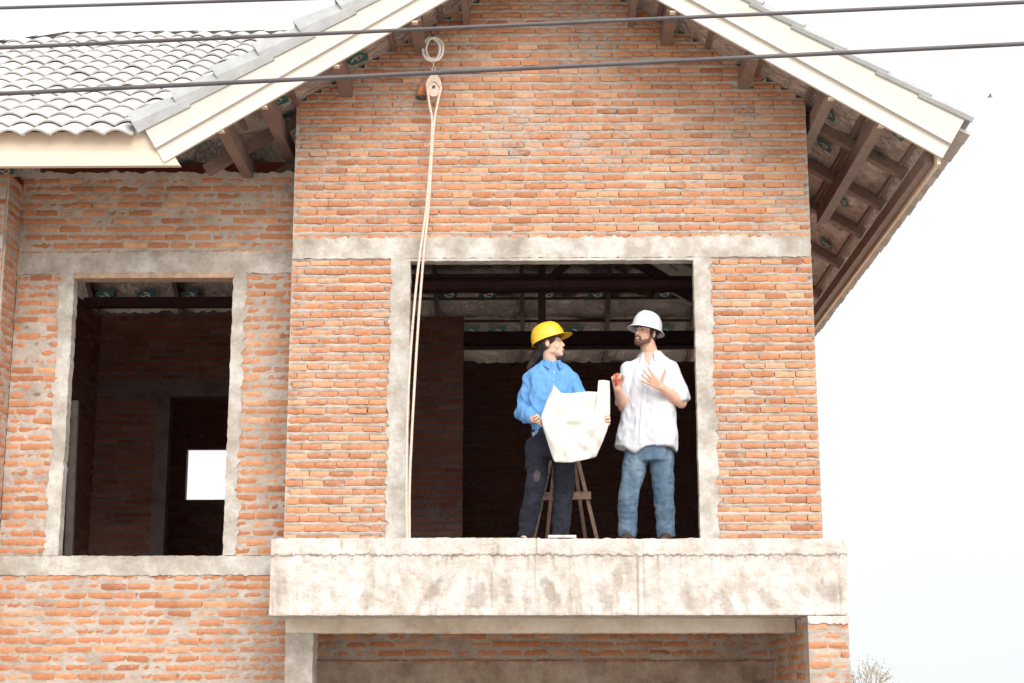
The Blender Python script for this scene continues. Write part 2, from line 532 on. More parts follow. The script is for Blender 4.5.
# ---- balcony slab: front face with a raised lip, ragged cold joint and drips
def make_balcony():
    x0, x1, z0, z1 = GL + .002, 2.158, 2.145, 2.685
    nx, nzz = 400, 54
    mb = MB(); st = nzz + 1
    vs, fs, stain = [], [], []
    for i in range(nx + 1):
        x = x0 + (x1 - x0) * i / nx
        seam = 2.565 + .012 * nz(x * 7, 1) + .013 * nz(x * 26, 2) + .006 * nz(x * 60, 2)
        step = .008 * (x > -.02) + (.014 if x > .68 else 0)
        for j in range(nzz + 1):
            z = z0 + (z1 - z0) * j / nzz
            tz = j / nzz
            zz = z + (tz ** 3) * (.007 * nz(x * 5, 9) + .006 * nz(x * 22, 9) - (.007 if x > .0 else 0)) + (1 - tz) ** 4 * (.004 * nz(x * 9, 4) + .008 * max(0, nz(x * 31, 4)))
            y = BY + .005 * nz(x * 4, z * 4, 5) + .004 * nz(x * 18, z * 18, 5) + .002 * nz(x * 50, z * 50, 6)
            if z > seam: y -= .009
            y += (.006 if .69 < x < .73 else 0)
            vs.append(V((x + (tz - .5) * .02 * (1 if i == nx else 0), y, zz)))
            d = z - seam
            s_ = .9 * math.exp(-(d / .008) ** 2) * max(0, min(1, .35 + 1.6 * nz(x * 11, 7) + .9 * nz(x * 55, 8)))
            s_ = max(s_, .75 * (abs(d + .012) < .016) * (nz(x * 70, z * 70, 4) > .34) * (nz(x * 3, 2) > -.1))
            s_ = max(s_, .8 * math.exp(-((x - .69) / .008) ** 2) * (z < seam))
            s_ = max(s_, .8 * math.exp(-((x + .02) / .006) ** 2) * (z > seam))
            dr = max(0, nz(x * 45, 3) - .16) * 2.4 * max(0, nz(x * 2.3, 5.5) + .1) * 1.6
            if d < 0: s_ = max(s_, min(.75, dr * math.exp(d / (.07 + .2 * abs(nz(x * 13, 8))))))
            for (ex, ey, rx_, rz_, tl, am) in ((440, 590, 6, 11, .5, .5), (482, 598, 9, 14, .1, .45), (509, 592, 5, 13, -.2, .38), (528, 603, 5, 10, -.2, .3), (550, 592, 7, 15, -.45, .45), (602, 598, 7, 14, -.2, .33),
                                               (680, 600, 6, 11, -.35, .35), (716, 603, 7, 13, -.45, .38), (757, 600, 8, 12, -.6, .36), (816, 593, 14, 10, -.3, .42), (374, 600, 5, 11, .0, .35), (293, 590, 5, 14, .1, .3), (620, 575, 9, 18, 0, .25)):
                dxp = (x / .00737 + 540) - ex; dyp = (615 - (z - 2.145) / .00713) - ey
                dx2 = dxp - tl * -dyp; q = (dx2 / rx_) ** 2 + (dyp / rz_) ** 2
                if q < 2.5: s_ = max(s_, am * 1.15 * max(0, min(1, 1.5 - q + 1.1 * nz(x * 24, z * 24, 2))))
            s_ = max(s_, .35 * math.exp(-((z - z0) / .012) ** 2))
            stain.append(max(0., min(1., s_)))
    for i in range(nx):
        for j in range(nzz):
            a = i * st + j
            fs.append((a, a + st, a + st + 1, a + 1))
    b = len(vs)
    loop = [i * st for i in range(nx + 1)] + [nx * st + j for j in range(1, st)] + [i * st + nzz for i in range(nx - 1, -1, -1)] + [j for j in range(nzz - 1, 0, -1)]
    yb = 12.11
    vs += [V((vs[i].x, yb, vs[i].z)) for i in loop]; stain += [0.] * len(loop)
    n = len(loop)
    for k in range(n):
        fs.append((loop[k], b + k, b + (k + 1) % n, loop[(k + 1) % n]))
    fs.append(tuple(b + k for k in range(n)))
    mb.add(vs, fs, 0); mb.stain = stain
    return mb.build('balcony', M['balcony'], house)
balc = make_balcony()
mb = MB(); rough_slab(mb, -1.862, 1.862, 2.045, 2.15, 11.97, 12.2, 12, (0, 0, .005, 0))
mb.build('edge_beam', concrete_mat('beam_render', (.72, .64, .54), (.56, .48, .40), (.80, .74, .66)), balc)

# bay under the balcony
mb = MB(); rough_slab(mb, -1.862, -1.66, 0, 2.05, 12.0, 12.25, 13, (.006, .006, 0, 0), .04)
mb.build('concrete_post', M['concrete'], house)
brick_wall('bay_wall', house, (0, 13.3, 0), (1, 0, 0), (0, -1, 0), 1.83, 2.6, lambda z: [(-1.88, 2.0)], [M['brick'], M['mortar']], 31)
mb = MB(); rough_slab(mb, -1.88, 2.0, 0, 1.865, 13.28, 13.42, 14, (0, 0, 0, .01), .04)
mb.build('rendered_dado', concrete_mat('damp_render', (.40, .30, .235), (.22, .165, .13), (.50, .40, .33), streak=1.0), house)
pr2 = brick_wall('brick_pier', house, (0, BY + .004, 0), (1, 0, 0), (0, -1, 0), 0, 2.10, lambda z: [(1.87, 2.152)], [M['brick'], M['mortar']], 33, .11)
brick_wall('pier_cheek', pr2, (1.866, BY + .115, 0), (0, 1, 0), (-1, 0, 0), 0, 2.10, lambda z: [(0.0, 1.85)], [M['brick_dry'], M['mortar']], 34, .14)
brick_wall('pier_cheek', pr2, (2.154, 13.3, 0), (0, -1, 0), (1, 0, 0), 0, 2.10, lambda z: [(0.0, 1.73)], [M['brick_dry'], M['mortar']], 35, .12)
mb = MB(); rough_slab(mb, 1.868, 2.156, 2.085, 2.14, BY - .006, 12.3, 15, (.006, .006, .014, 0), .02, .006)
mb.build('mortar_bed', M['balcony'], pr2)
brick_wall('gable_return', house, (GL + .004, 12.48, 0), (0, -1, 0), (-1, 0, 0), FZ, 6.0, lambda z: [(0, .365)], [M['brick'], M['mortar']], 36, .1)
brick_wall('side_wall', house, (GR, 12.115, 0), (0, 1, 0), (1, 0, 0), 0, 6.0, lambda z: [(0, 7.2)], [M['brick'], M['mortar']], 37, .12, fine=False)
# floor and interior walls
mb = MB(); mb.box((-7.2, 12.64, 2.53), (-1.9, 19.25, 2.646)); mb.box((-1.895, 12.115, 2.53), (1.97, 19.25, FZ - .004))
mb.build('floor_slab', M['concrete_shaded'], house)
def in_spans(u0, u1, *holes):
    def f(z):
        return subtract((u0, u1), [(h[0], h[1]) for h in holes if h[2] < z < h[3]])
    return f
IM = [M['brick_shaded'], M['mortar_shaded']]
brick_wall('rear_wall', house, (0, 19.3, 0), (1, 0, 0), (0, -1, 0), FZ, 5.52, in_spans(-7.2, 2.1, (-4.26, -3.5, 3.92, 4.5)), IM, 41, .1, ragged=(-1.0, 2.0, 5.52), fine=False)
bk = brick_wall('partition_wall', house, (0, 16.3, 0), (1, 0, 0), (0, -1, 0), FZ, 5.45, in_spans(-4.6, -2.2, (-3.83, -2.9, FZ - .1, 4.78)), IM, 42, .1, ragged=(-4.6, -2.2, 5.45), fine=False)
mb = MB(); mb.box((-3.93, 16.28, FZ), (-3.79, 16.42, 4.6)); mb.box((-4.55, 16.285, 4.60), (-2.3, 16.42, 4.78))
mb.build('door_frame', M['concrete_shaded'], bk)
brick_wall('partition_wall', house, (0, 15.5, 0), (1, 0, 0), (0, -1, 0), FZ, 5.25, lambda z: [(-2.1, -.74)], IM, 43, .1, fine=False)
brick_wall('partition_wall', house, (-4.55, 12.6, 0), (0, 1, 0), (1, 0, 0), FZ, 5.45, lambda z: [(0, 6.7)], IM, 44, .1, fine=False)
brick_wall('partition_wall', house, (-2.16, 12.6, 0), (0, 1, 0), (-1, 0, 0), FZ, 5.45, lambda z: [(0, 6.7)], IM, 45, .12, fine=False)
mb = MB(); mb.box((-4.55, 14.75, FZ), (-4.42, 14.9, 5.45)); mb.build('concrete_post', M['concrete_shaded'], house)
mb = MB(); mb.bar((-4.4, 14.0, FZ), (-4.45, 14.15, 4.1), .12, .04, V((0, 1, 0)))
mb.build('leaning_board', M['tieboard'], house)

# ================================================================== THE ROOF
YV = RY + (XC - XL)            # where the gable ridge meets the front slope (y)
YR = 15.9; YB = 20.5; XW = -9.6; XRE = XR - (YR - RY)
ang = math.atan(S); cs, sn = math.cos(ang), math.sin(ang)
def tiles(mb, O, U, Hd, rows, span, p=.2, g=.335, seed=1):
    """interlocking wavy tiles. O eave corner, U along the eave, Hd horizontal uphill direction, span(row middle distance) -> (u0,u1)"""
    rnd = random.Random(seed)
    O, U, Hd = V(O), V(U), V(Hd)
    Sl = Hd * cs + V((0, 0, 1)) * sn
    Nn = -Hd * sn + V((0, 0, 1)) * cs
    K = 7
    for r in range(rows):
        v0 = r * g; v1 = v0 + g + .045
        u0, u1 = span((v0 + v1) / 2 * cs)
        k0, k1 = math.ceil(u0 / p), math.floor(u1 / p)
        for k in range(k0, k1):
            du, dn, dv = rnd.uniform(-.002, .002), rnd.uniform(-.003, .003), rnd.uniform(-.006, .006)
            vs = []
            for i in range(K + 1):
                t = i / K
                h = .038 * math.sin(math.pi * min(1, t / .9)) ** .9 if t < .9 else -.003
                u = (k + t * 1.06) * p + du
                base = O + U * u + Nn * (h + dn)
                vs += [base + Sl * (v0 + dv) + Nn * (.021), base + Sl * v1 - Nn * .006, base + Sl * (v0 + dv) + Nn * (.006), base + Sl * v1 - Nn * .022]
            fs = []
            for i in range(K):
                a = i * 4; b = a + 4
                fs += [(a, b, b+1, a+1), (a+2, a+3, b+3, b+2), (a, a+2, b+2, b), (a+1, b+1, b+3, a+3)]
            fs += [(0, 1, 3, 2), (K*4, K*4+2, K*4+3, K*4+1)]
            mb.add(vs, fs, 0, False)
off = .0
tm = MB()
def front_span(h):
    Y = RY + h
    return (XW + h - XW, (Y - 14.24 if Y < YV else 14.44 - Y) - XW - .12)
tiles(tm, (XW, RY - .05, ZE - .065), (1, 0, 0), (0, 1, 0), 16, front_span, seed=5)
roof = tm.build('roof', M['tile'], house)
def part_tiles(name, *a, **k):
    m_ = MB(); tiles(m_, *a, **k); return m_.build(name, M['tile'], roof)
def right_span(h):
    return (.02, (YB - h if h > 3.04 else YB - h) - RY) if h < 3.04 else (h - .0, YB - h - RY)
part_tiles('tiled_slope', (XR + .04, RY + .04, ZE - .075), (0, 1, 0), (-1, 0, 0), 9, lambda h: (0, YB - h - RY), seed=6)
part_tiles('tiled_slope', (XL - .05, RY + .04, ZE - .065), (0, 1, 0), (1, 0, 0), 9, lambda h: (0, h + .1), seed=8)
# eaves soffit edge of the far slopes
def sheet(name, corners, m_, res=.12, amp=.02, marks=None, seed=0, drop=.15):
    """quad sheet between four corners (a,b,c,d), wrinkled, with printed marks"""
    a, b, c, d = [V(q) - V((0, 0, drop)) for q in corners]
    n1 = max(2, int((b - a).length / res)); n2 = max(2, int((d - a).length / res))
    mb = MB(); vs, fs = [], []
    for i in range(n1 + 1):
        for j in range(n2 + 1):
            s, t = i / n1, j / n2
            p = (a * (1 - s) + b * s) * (1 - t) + (d * (1 - s) + c * s) * t
            q = p + V((0, 0, 1)) * (amp * nz(p.x * 3, p.y * 3, p.z * 3 + seed) + amp * .5 * nz(p.x * 9, p.y * 9, p.z * 9))
            vs.append(q)
    for i in range(n1):
        for j in range(n2):
            k = i * (n2 + 1) + j
            fs.append((k, k + n2 + 1, k + n2 + 2, k + 1))
    mb.add(vs, fs, 0, True)
    if marks:
        Ux = (b - a).normalized(); Nn = (b - a).cross(d - a).normalized()
        if Nn.z > 0: Nn = -Nn
        Vx = Nn.cross(Ux).normalized()
        U0, V0 = Ux, Vx
        for (s, t, sc) in marks:
            tw = .35 + rm.uniform(-.12, .12); Ux = U0 * math.cos(tw) + V0 * math.sin(tw); Vx = V0 * math.cos(tw) - U0 * math.sin(tw)
            o_ = (a * (1 - s) + b * s) * (1 - t) + (d * (1 - s) + c * s) * t + Nn * (amp * 1.3 + .006)
            P = lambda x, y, e=0: o_ + Ux * x * sc + Vx * y * sc + Nn * e
            mb.add([P(-.15, -.05), P(-.06, -.075), P(.06, -.075), P(.15, .04), P(.06, .075), P(-.05, .075)], [(0, 1, 2, 3, 4, 5)], 1)
            ring = []
            for q in range(11):
                an = -.5 + q * .5
                ring += [P(.052 * math.cos(an), .052 * math.sin(an), .003), P(.032 * math.cos(an), .032 * math.sin(an), .003)]
            mb.add(ring, [(2*q, 2*q+1, 2*q+3, 2*q+2) for q in range(10)], 0)
            mb.add([P(-.03, -.006, .004), P(.04, -.006, .004), P(.04, .008, .004), P(-.03, .008, .004)], [(0, 1, 2, 3)], 0)
    return mb.build(name, [m_, M['teal']], roof, fix=False)
rm = random.Random(4)
def grid_marks(n1, n2, sc=1.0, js=.02):
    return [((i + .5 + (.25 if j % 2 else 0)) / n1 + rm.uniform(-js, js), (j + .5) / n2, sc) for i in range(n1) for j in range(n2)]
zr = lambda h: ZE + S * h
R0 = (XR, RY, ZE); Rapex = (XC, RY, zr(3.04))
sheet('underlay', [(XR - .2, RY + .05, ZE + .12), (XR - .2, YB, ZE + .12), (XC, YB, zr(3.04)), (XC, RY + .05, zr(3.04))], M['foil'], .07, .026, [((k * .62 + .3 + .3 * (i % 2)) / 9.2, 1 - xo / 2.84 + rm.uniform(-.02, .02), rm.uniform(.6, .8)) for i, xo in enumerate((2.6, 2.23, 1.86, 1.45)) for k in range(11) if rm.random() < .85], 1)
sheet('underlay', [(XL, RY + .05, ZE), (XL, RY + .1, ZE), (XC, YV, zr(3.04)), (XC, RY + .05, zr(3.04))], M['foil'], .1, .018, grid_marks(2, 5), 2)
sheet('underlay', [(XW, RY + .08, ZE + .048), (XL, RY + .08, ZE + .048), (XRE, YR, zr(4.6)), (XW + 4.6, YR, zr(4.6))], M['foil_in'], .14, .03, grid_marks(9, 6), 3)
# main slope continues behind the gable junction
sheet('underlay', [(XL + .1, RY + .1, ZE + .06), (XC, YV, zr(3.04)), (XRE, YR, zr(4.6)), (XRE - .5, YR - .2, zr(4.4))], M['foil'], .2, .02, None, 4)
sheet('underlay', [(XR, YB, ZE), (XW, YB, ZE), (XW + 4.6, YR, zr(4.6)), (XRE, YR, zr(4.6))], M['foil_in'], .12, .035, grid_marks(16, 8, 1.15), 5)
sheet('underlay', [(XC, RY + 3.04, zr(3.04)), (XC, YB - 3.04, zr(3.04)), (XRE, YR, zr(4.6)), (XRE, YR - .02, zr(4.6))], M['foil'], .2, .02, None, 6)
sheet('underlay', [(XW, YB, ZE), (XW, RY, ZE), (XW + 4.6, YR - .01, zr(4.6)), (XW + 4.6, YR, zr(4.6))], M['foil'], .3, .02, None, 7)
# plain tiled planes for slopes that are never faced
mb = MB()
for q in ([(XR, YB, ZE), (XW, YB, ZE), (XW + 4.6, YR, zr(4.6)), (XRE, YR, zr(4.6))], [(XW, YB, ZE), (XW, RY, ZE), (XW + 4.6, YR, zr(4.6))],
          [(XC, RY + 3.04, zr(3.04)), (XC, YB - 3.04, zr(3.04)), (XRE, YR, zr(4.6))]):
    mb.add([V(p) - V((0, 0, .02)) for p in q] + [V(p) - V((0, 0, .08)) for p in q],
           [tuple(range(len(q))), tuple(range(2*len(q)-1, len(q)-1, -1))] + [(i, len(q)+i, len(q)+(i+1) % len(q), (i+1) % len(q)) for i in range(len(q))])
mb.build('tiled_slope', M['tile'], roof)

# ridge caps of the main ridge and hip
def cap_run(a, b, n, w=.12, h=.09, name='ridge_cap', m_=None, lift=.03):
    a, b = V(a), V(b); d = (b - a) / n; dn = d.normalized()
    x = dn.cross(V((0, 0, 1))).normalized(); u = x.cross(dn)
    for i in range(n):
        mb = MB()
        ring = []
        for e, (p, ww, hh) in enumerate(((a + d * i, w * 1.1, h * 1.1), (a + d * (i + 1.1), w * .9, h * .88))):
            for q in range(9):
                t = math.pi * q / 8
                ring.append(p + x * math.cos(t) * ww + u * (math.sin(t) * hh + lift - .01 * e))
            for q in range(8, -1, -1):
                t = math.pi * q / 8
                ring.append(p + x * math.cos(t) * ww * .86 + u * (math.sin(t) * hh * .84 + lift - .01 * e))
        n_ = 18
        fs = [(q, (q+1) % n_, n_ + (q+1) % n_, n_ + q) for q in range(n_)]
        fs += [(q, n_-1-q, n_-2-q, q+1) for q in range(8)] + [(n_+q, n_+q+1, 2*n_-2-q, 2*n_-1-q) for q in range(8)]
        mb.add(ring, fs, 0, False)
        mb.build(name, m_ or M['tile'], roof)
cap_run((XRE, YR, zr(4.6)), (XW + 4.6, YR, zr(4.6)), 10, .06, .02, lift=-.02)
cap_run((XW + 4.6, YR, zr(4.6)), (XW + 1.6, RY + 1.6, zr(1.6)), 12, .09, .05, lift=-.02)

# verge caps: grey folded pieces lying along both rakes
def verge(sign):
    xe = XL if sign < 0 else XR
    L_ = 3.04 / cs; n = 10; st = L_ / n
    for i in range(n):
        mb = MB()
        s0 = i * st - .03; s1 = (i + 1) * st + .05
        def P(s, y, e):
            return V((xe - sign * (s * cs) , y, ZE + s * sn)) + V((sign * sn, 0, cs)) * e
        vs = []
        for s, f, up in (((s0, 1.12, .070), (s1, .80, .022)) if sign < 0 else ((s0, .50, .070), (s1, .42, .040))):
            y0, y1 = RY - .035, RY + .24
            prof = [(y0, -.085 * f), (y0 - .012, -.01), (y0 + .045, .095 * f), (y1 - .05, .11 * f), (y1, 0.0)]
            inn = [(y1 - .016, 0.0), (y1 - .055, .09 * f), (y0 + .055, .077 * f), (y0 + .006, -.012), (y0 + .016, -.085 * f)]
            for (y, e) in prof + inn: vs.append(P(s, y, e + up))
        m = 10
        fs = [(q, (q+1) % m, m + (q+1) % m, m + q) for q in range(m)]
        fs += [(q, m-1-q, m-2-q, q+1) for q in range(4)] + [(m+q, m+q+1, 2*m-2-q, 2*m-1-q) for q in range(4)]
        mb.add(vs, fs)
        mb.build('verge_cap', M['cap'], roof)
verge(-1); verge(1)

# rake boards (two lapped boards a side) and eaves fascia
H = .345
def rake(sign):
    # lower end cut square to the slope
    for nm, e0, e1, y0, y1, m_ in (('rake_board', -H * cs, -.155, RY + .002, RY + .03, M['rake']), ('rake_board', -.165, .02 if sign < 0 else .045, RY - .02, RY + .004, M['rake_up']), ('rake_trim', -.178, -.150, RY - .028, RY - .001, M['rake'])):
        mb = MB()
        xe = XL + .03 if sign < 0 else XR - .03
        pe = lambda s, e: (xe - sign * s * cs + sign * sn * e, ZE + s * sn + cs * e)
        top = lambda e: (XC, gz(XC) + e / cs + 0.0)
        poly = [pe(0.0, e0), pe(0.0, e1), (XC + sign * .0008, gz(XC) + .018 + e1 / cs), (XC + sign * .0008, gz(XC) + .018 + e0 / cs)]
        mb.prism(poly, y0, y1)
        mb.build(nm, m_, roof)
rake(-1); rake(1)
mb = MB(); a = at(153, 123, RY); b = at(180, 167, RY)
mb.prism([(XW, 5.415), (b.x, 5.415), (a.x + .012, ZE - .0), (XW, ZE - .01)], RY + .034, RY + .06)
mb.build('fascia_board', M['cream_up'], roof)
mb = MB(); mb.prism([(XW, 5.418), (b.x - .004, 5.418), (b.x - .075, 5.53), (XW, 5.53)], RY + .018, RY + .033)
mb.build('fascia_board', M['cream'], roof)
# right eave fascia running back
mb = MB(); mb.box((XR - .215, RY + .035, 5.40), (XR - .19, YB, 5.58)); mb.build('fascia_board', M['cream_up'], roof)
mb = MB(); mb.box((XR - .285, RY + .12, 5.43), (XR - .225, YB, 5.53)); mb.build('eaves_beam', M['lookout'], roof)
mb = MB(); mb.box((XW, RY + .065, 5.46), (XL, RY + .12, 5.58)); mb.build('eaves_beam', M['lookout'], roof)
# lookout purlins under the rakes, ends with pale blocks
for sign in (-1, 1):
    for xo in ((2.45, 2.135, 1.604, 1.023, .66, .22) if sign < 0 else (2.43, 2.07, 1.52, .915, .64, .2)):
        x = XC + sign * xo
        zb = gz(x) - .35
        mb = MB(); yend = 13.9 if xo > 2.0 else 12.3
        wd = .085 if xo not in (.64, .66) else .05
        mb.box((x - wd / 2, RY + .035, zb), (x + wd / 2, yend, zb + .125))
        mb.build('purlin', M['lookout'], roof)
        if xo > .9:
            mb = MB(); mb.box((x - .022 , RY - .004 + .024, zb - .014), (x + .022, RY + .07, zb - .002)); mb.build('purlin_clip', M['cream'], roof)
    for y in (12.26, 13.1, 13.95, 15.0, 16.2, 17.6, 19.0) if sign > 0 else (12.2,):
        mb = MB()
        xe = XR - .235 if sign > 0 else XL + .3
        x2 = XC
        mb.bar((xe, y, gz(xe) - .205), (x2, y, gz(x2) - .205), .09, .08, V((0, 0, 1)))
        mb.build('rafter', M['lookout'], roof)
    # small tile battens running back under the foil
    for i in range(8):
        xo = .10 + i * .38
        x = XC + sign * xo
        yb_ = YB - 3.1 if sign > 0 else min(12.3, 14.2 - xo + .1)
        mb = MB(); mb.box((x - .018, RY + .04, gz(x) - .185), (x + .018, yb_, gz(x) - .155)); mb.build('batten', M['lookout'], roof)
# interior steel: ties, posts, braces and the rafters of the back slope
def member(name, a, b, w, h, m_):
    mb = MB(); mb.bar(a, b, w, h); mb.build(name, m_, roof)
D = M['dsteel']
member('tie_beam', (-2.2, 13.6, 5.08), (2.0, 13.6, 5.08), .06, .06, D)
member('king_post', (.03, 14.6, 4.95), (.03, 14.6, 7.2), .07, .09, D)
member('tie_beam', (-2.2, 14.6, 5.32), (2.0, 14.6, 5.32), .08, .10, D)
member('tie_beam', (-7, 18.2, 5.62), (2.0, 18.2, 5.62), .10, .15, D)
member('tie_beam', (-7, 19.1, 5.70), (2.0, 19.1, 5.70), .06, .05, M['lookout'])
member('brace', (.4, 14.65, 5.9), (1.8, 14.65, 5.0), .07, .09, D)
member('brace', (1.25, 14.8, 6.3), (2.0, 15.6, 5.0), .08, .10, D)
member('tie_beam', (-2.2, 16.8, 5.92), (2.0, 16.8, 5.92), .09, .12, D)
member('brace', (-1.9, 16.8, 5.9), (-.4, 16.8, 7.0), .06, .08, D)
member('brace', (.03, 14.6, 5.32), (1.1, 14.6, 6.3), .05, .07, D)
member('brace', (-1.6, 14.6, 5.3), (.0, 14.6, 6.2), .05, .07, D)
member('brace', (1.5, 14.0, 4.72), (1.95, 14.0, 5.25), .07, .09, M['redsteel'])
member('tie_beam', (-4.5, 15.5, 5.40), (-2.2, 15.5, 5.40), .08, .10, D)
member('tie_beam', (-4.5, 14.3, 5.36), (-2.2, 14.3, 5.36), .06, .07, D)
member('red_beam', (-4.5, 13.1, 5.86), (GL + .02, 13.1, 5.86), .08, .10, M['redsteel'])
member('red_beam', (-4.5, 13.9, 6.25), (GL + .02, 13.9, 6.25), .08, .10, M['redsteel'])
member('rafter', (-2.75, 12.9, 5.45), (-1.75, 12.6, 6.02), .07, .08, M['lookout'])
for k in range(9):
    x = -6.5 + k * 1.05
    h = 0.25
    member('rafter', (x, YB - .1, ZE - .18 + .04), (x, YR + 1.2, zr(3.4) - .2), .05, .09, D)
for k in range(9):
    y = YB - .35 - k * .34
    zz = ZE + S * (YB - y) - .19
    member('batten', (-7 + k * .2, y, zz), (2.9 - k * .3, y, zz), .035, .035, M['lookout'])
# clay pipe stub left in the gable wall
mb = MB(); pts = [at(421, 96, GY - .02), at(421, 96, GY - .02) + V((0, -.05, -.04))]
c = at(421.5, 86, GY - .045)
mb.tube([c, c + V((0, -.012, -.10)), ], .036, 14)
st = mb.build('pipe_stub', M['clay'], house)
mb = MB(); mb.tube([c + V((0, -.012, -.095)), c + V((0, -.013, -.108))], .039, 14)
mb.build('pipe_rim', M['cable'], st)

# ================================================================== HOIST AND ROPE
HY = 11.86
hc = at(433, 50, HY)
hoist = thing('pulley_block', 'small pale pulley block hanging by a white sling high on the brick gable', 'pulley', at(433, 95, HY))
mb = MB(); a_ = at(433, 33, HY); mb.tube([a_ + V((0, .2, .0)), a_ + V((0, -.03, 0))], .014, 8)
mb.build('wall_bracket', M['lookout'], hoist)
mb = MB()
for k, dx in enumerate((-.03, 0.035)):
    pts = []
    for q in range(17):
        t = q / 16 * math.pi * 2
        pts.append(hc + V((math.sin(t) * .068 + dx * .4, -.01 * k + .012 * math.sin(3 * t), math.cos(t) * .095 + .005)))
    mb.tube(pts, .012 - .003 * k, 7)
mb.build('sling', simple('white_sling', (.8, .78, .76), .8, var=.1, scale=30), hoist)
mb = MB()
for k in range(4):
    cc = at(433.5, 60 + k * 4.6, HY)
    pts = []
    for q in range(13):
        t = q / 12 * 2 * math.pi
        d = V((math.sin(t) * .012, 0, math.cos(t) * .022)) if k % 2 == 0 else V((0, math.sin(t) * .012, math.cos(t) * .022))
        pts.append(cc + d)
    mb.tube(pts, .005, 6)
mb.build('chain', M['galv'], hoist)
pc = at(434, 87, HY)
for dy in (-.022, .022):
    mb = MB(); n = 20; vs = []
    for e in (-.004, .004):
        for q in range(n):
            t = 2 * math.pi * q / n
            vs.append(pc + V((math.sin(t) * .062, dy + e, math.cos(t) * .088 + (.02 if math.cos(t) > .9 else 0))))
    mb.add(vs, [tuple(range(n)), tuple(range(2*n-1, n-1, -1))] + [(q, n+q, n+(q+1) % n, (q+1) % n) for q in range(n)])
    mb.build('cheek_plate', M['palemetal'], hoist)
mb = MB(); mb.tube([pc + V((0, -.014, -.01)), pc + V((0, .014, -.01))], .055, 20); mb.build('sheave', M['galv'], hoist)
mb = MB(); mb.tube([pc + V((0, -.036, -.01)), pc + V((0, .036, -.01))], .012, 10); mb.build('axle', M['cable'], hoist)

def catmull(p, n=8):
    out = []
    p = [p[0]] + p + [p[-1]]
    for i in range(1, len(p) - 2):
        for k in range(n):
            t = k / n
            a, b, c, d = p[i-1], p[i], p[i+1], p[i+2]
            out.append(.5 * ((2*b) + (c-a)*t + (2*a-5*b+4*c-d)*t*t + (3*b-a-3*c+d)*t*t*t))
    out.append(p[-2])
    return out
RYp = 11.83
lft = [at(x, y, RYp) for x, y in ((427, 88), (429.5, 105), (432, 128), (427, 200), (419.5, 257), (414, 310), (409.5, 370), (407, 430), (406.5, 490), (407, 546))]
rgt = [at(x, y, RYp) for x, y in ((441, 88), (437, 106), (433.5, 130), (429, 200), (423.5, 257), (418.5, 320), (414.5, 385), (411.5, 440), (409.5, 490), (409.5, 546))]
rt = []
for p in (lft, rgt):
    rt.append(catmull(p, 10))
over = [rt[0][0] + (rt[1][0] - rt[0][0]) * (q / 8) + V((0, 0, .06 * math.sin(math.pi * q / 8))) for q in range(9)]
path = list(reversed(rt[0])) + over[1:-1] + rt[1]
mb = MB(); mb.tube(path, .0100, 7)
rope = mb.build('hoist_rope', M['rope'])
tag(rope, 'long doubled pale rope hanging from the pulley past the window opening to the balcony', 'rope')

# ================================================================== OVERHEAD CABLES
def cable(pa, pb, Y, r, label, sagk=.15):
    A, B = at(*pa, Y), at(*pb, Y)
    d = (B - A) / (B - A).length
    pts = []
    for i in range(61):
        t = (i - 30) / 30 * 22
        m = (A + B) / 2
        p = m + d * t
        p.z += sagk * ((t / 22) ** 2) * 2
        pts.append(p)
    mb = MB(); mb.tube(pts, r, 8)
    o = mb.build('overhead_cable', M['cable'])
    tag(o, label, 'cable', 'overhead cables crossing the picture')
cable((0, 8), (300, -1), 7.6, .0085, 'topmost thin overhead cable, clipping only the upper left sky above the tiled roof')
cable((0, 48), (1024, 2.5), 7.2, .0095, 'middle overhead cable, crossing the white sling just above the pulley chain', .05)
cable((0, 94), (1024, 44), 6.9, .0102, 'lowest overhead cable, crossing the top of the pulley block and the tiled roof eave', .05)

# ================================================================== GROUND, SHRUB, BIRD
mb = MB(); mb.box((-400, -100, -.2), (400, 900, 0)); g = mb.build('ground', M['ground']); tag(g, 'dry dusty ground round the building site', 'ground', kind='structure')
def shrub(cx, cy, h, seed):
    rnd = random.Random(seed)
    t = thing('bare_tree', 'distant bare twiggy treetop showing at the bottom right of the house', 'tree', (cx, cy, 0))
    m_ = simple('bark', (.42, .36, .31), .9, var=.3)
    tr = MB(); cr = MB(); lf = MB()
    def grow(p, d, l, r, lev, mb):
        q = p + d * l
        mid = p + d * l * .5 + V((rnd.uniform(-1, 1), rnd.uniform(-1, 1), 0)) * l * .06
        mb.tube([p, mid, q], [r, r * .85, r * .65], 5 if lev > 1 else 7, cap=False)
        if lev >= 5:
            for _ in range(2):
                s = rnd.uniform(.015, .03); c0 = q + V([rnd.uniform(-.12, .12) for _ in range(3)])
                a = V([rnd.uniform(-1, 1) for _ in range(3)]).normalized() * s; b = V([rnd.uniform(-1, 1) for _ in range(3)]).normalized() * s
                lf.add([c0 - a, c0 + b * .5, c0 + a, c0 - b * .5], [(0, 1, 2, 3)])
            return
        for _ in range(3 if lev < 4 else 3):
            nd = (d + V((rnd.uniform(-1, 1), rnd.uniform(-1, 1), rnd.uniform(-.25, .6))) * .75).normalized()
            grow(q, nd, l * rnd.uniform(.6, .85), r * .62, lev + 1, cr)
    grow(V((cx, cy, 0)), V((0, 0, 1)), h * .3, .05, 0, tr)
    tr.build('trunk', m_, t)
    c_ = cr.build('crown', m_, t, fix=False); lf.build('leaves', simple('dry_leaf', (.42, .37, .26), .9, var=.3), c_, fix=False)
p = at(858, 667, 30); shrub(p.x, p.y, p.z * 1.08, 5)
bp = at(990, 97, 30)
mb = MB()
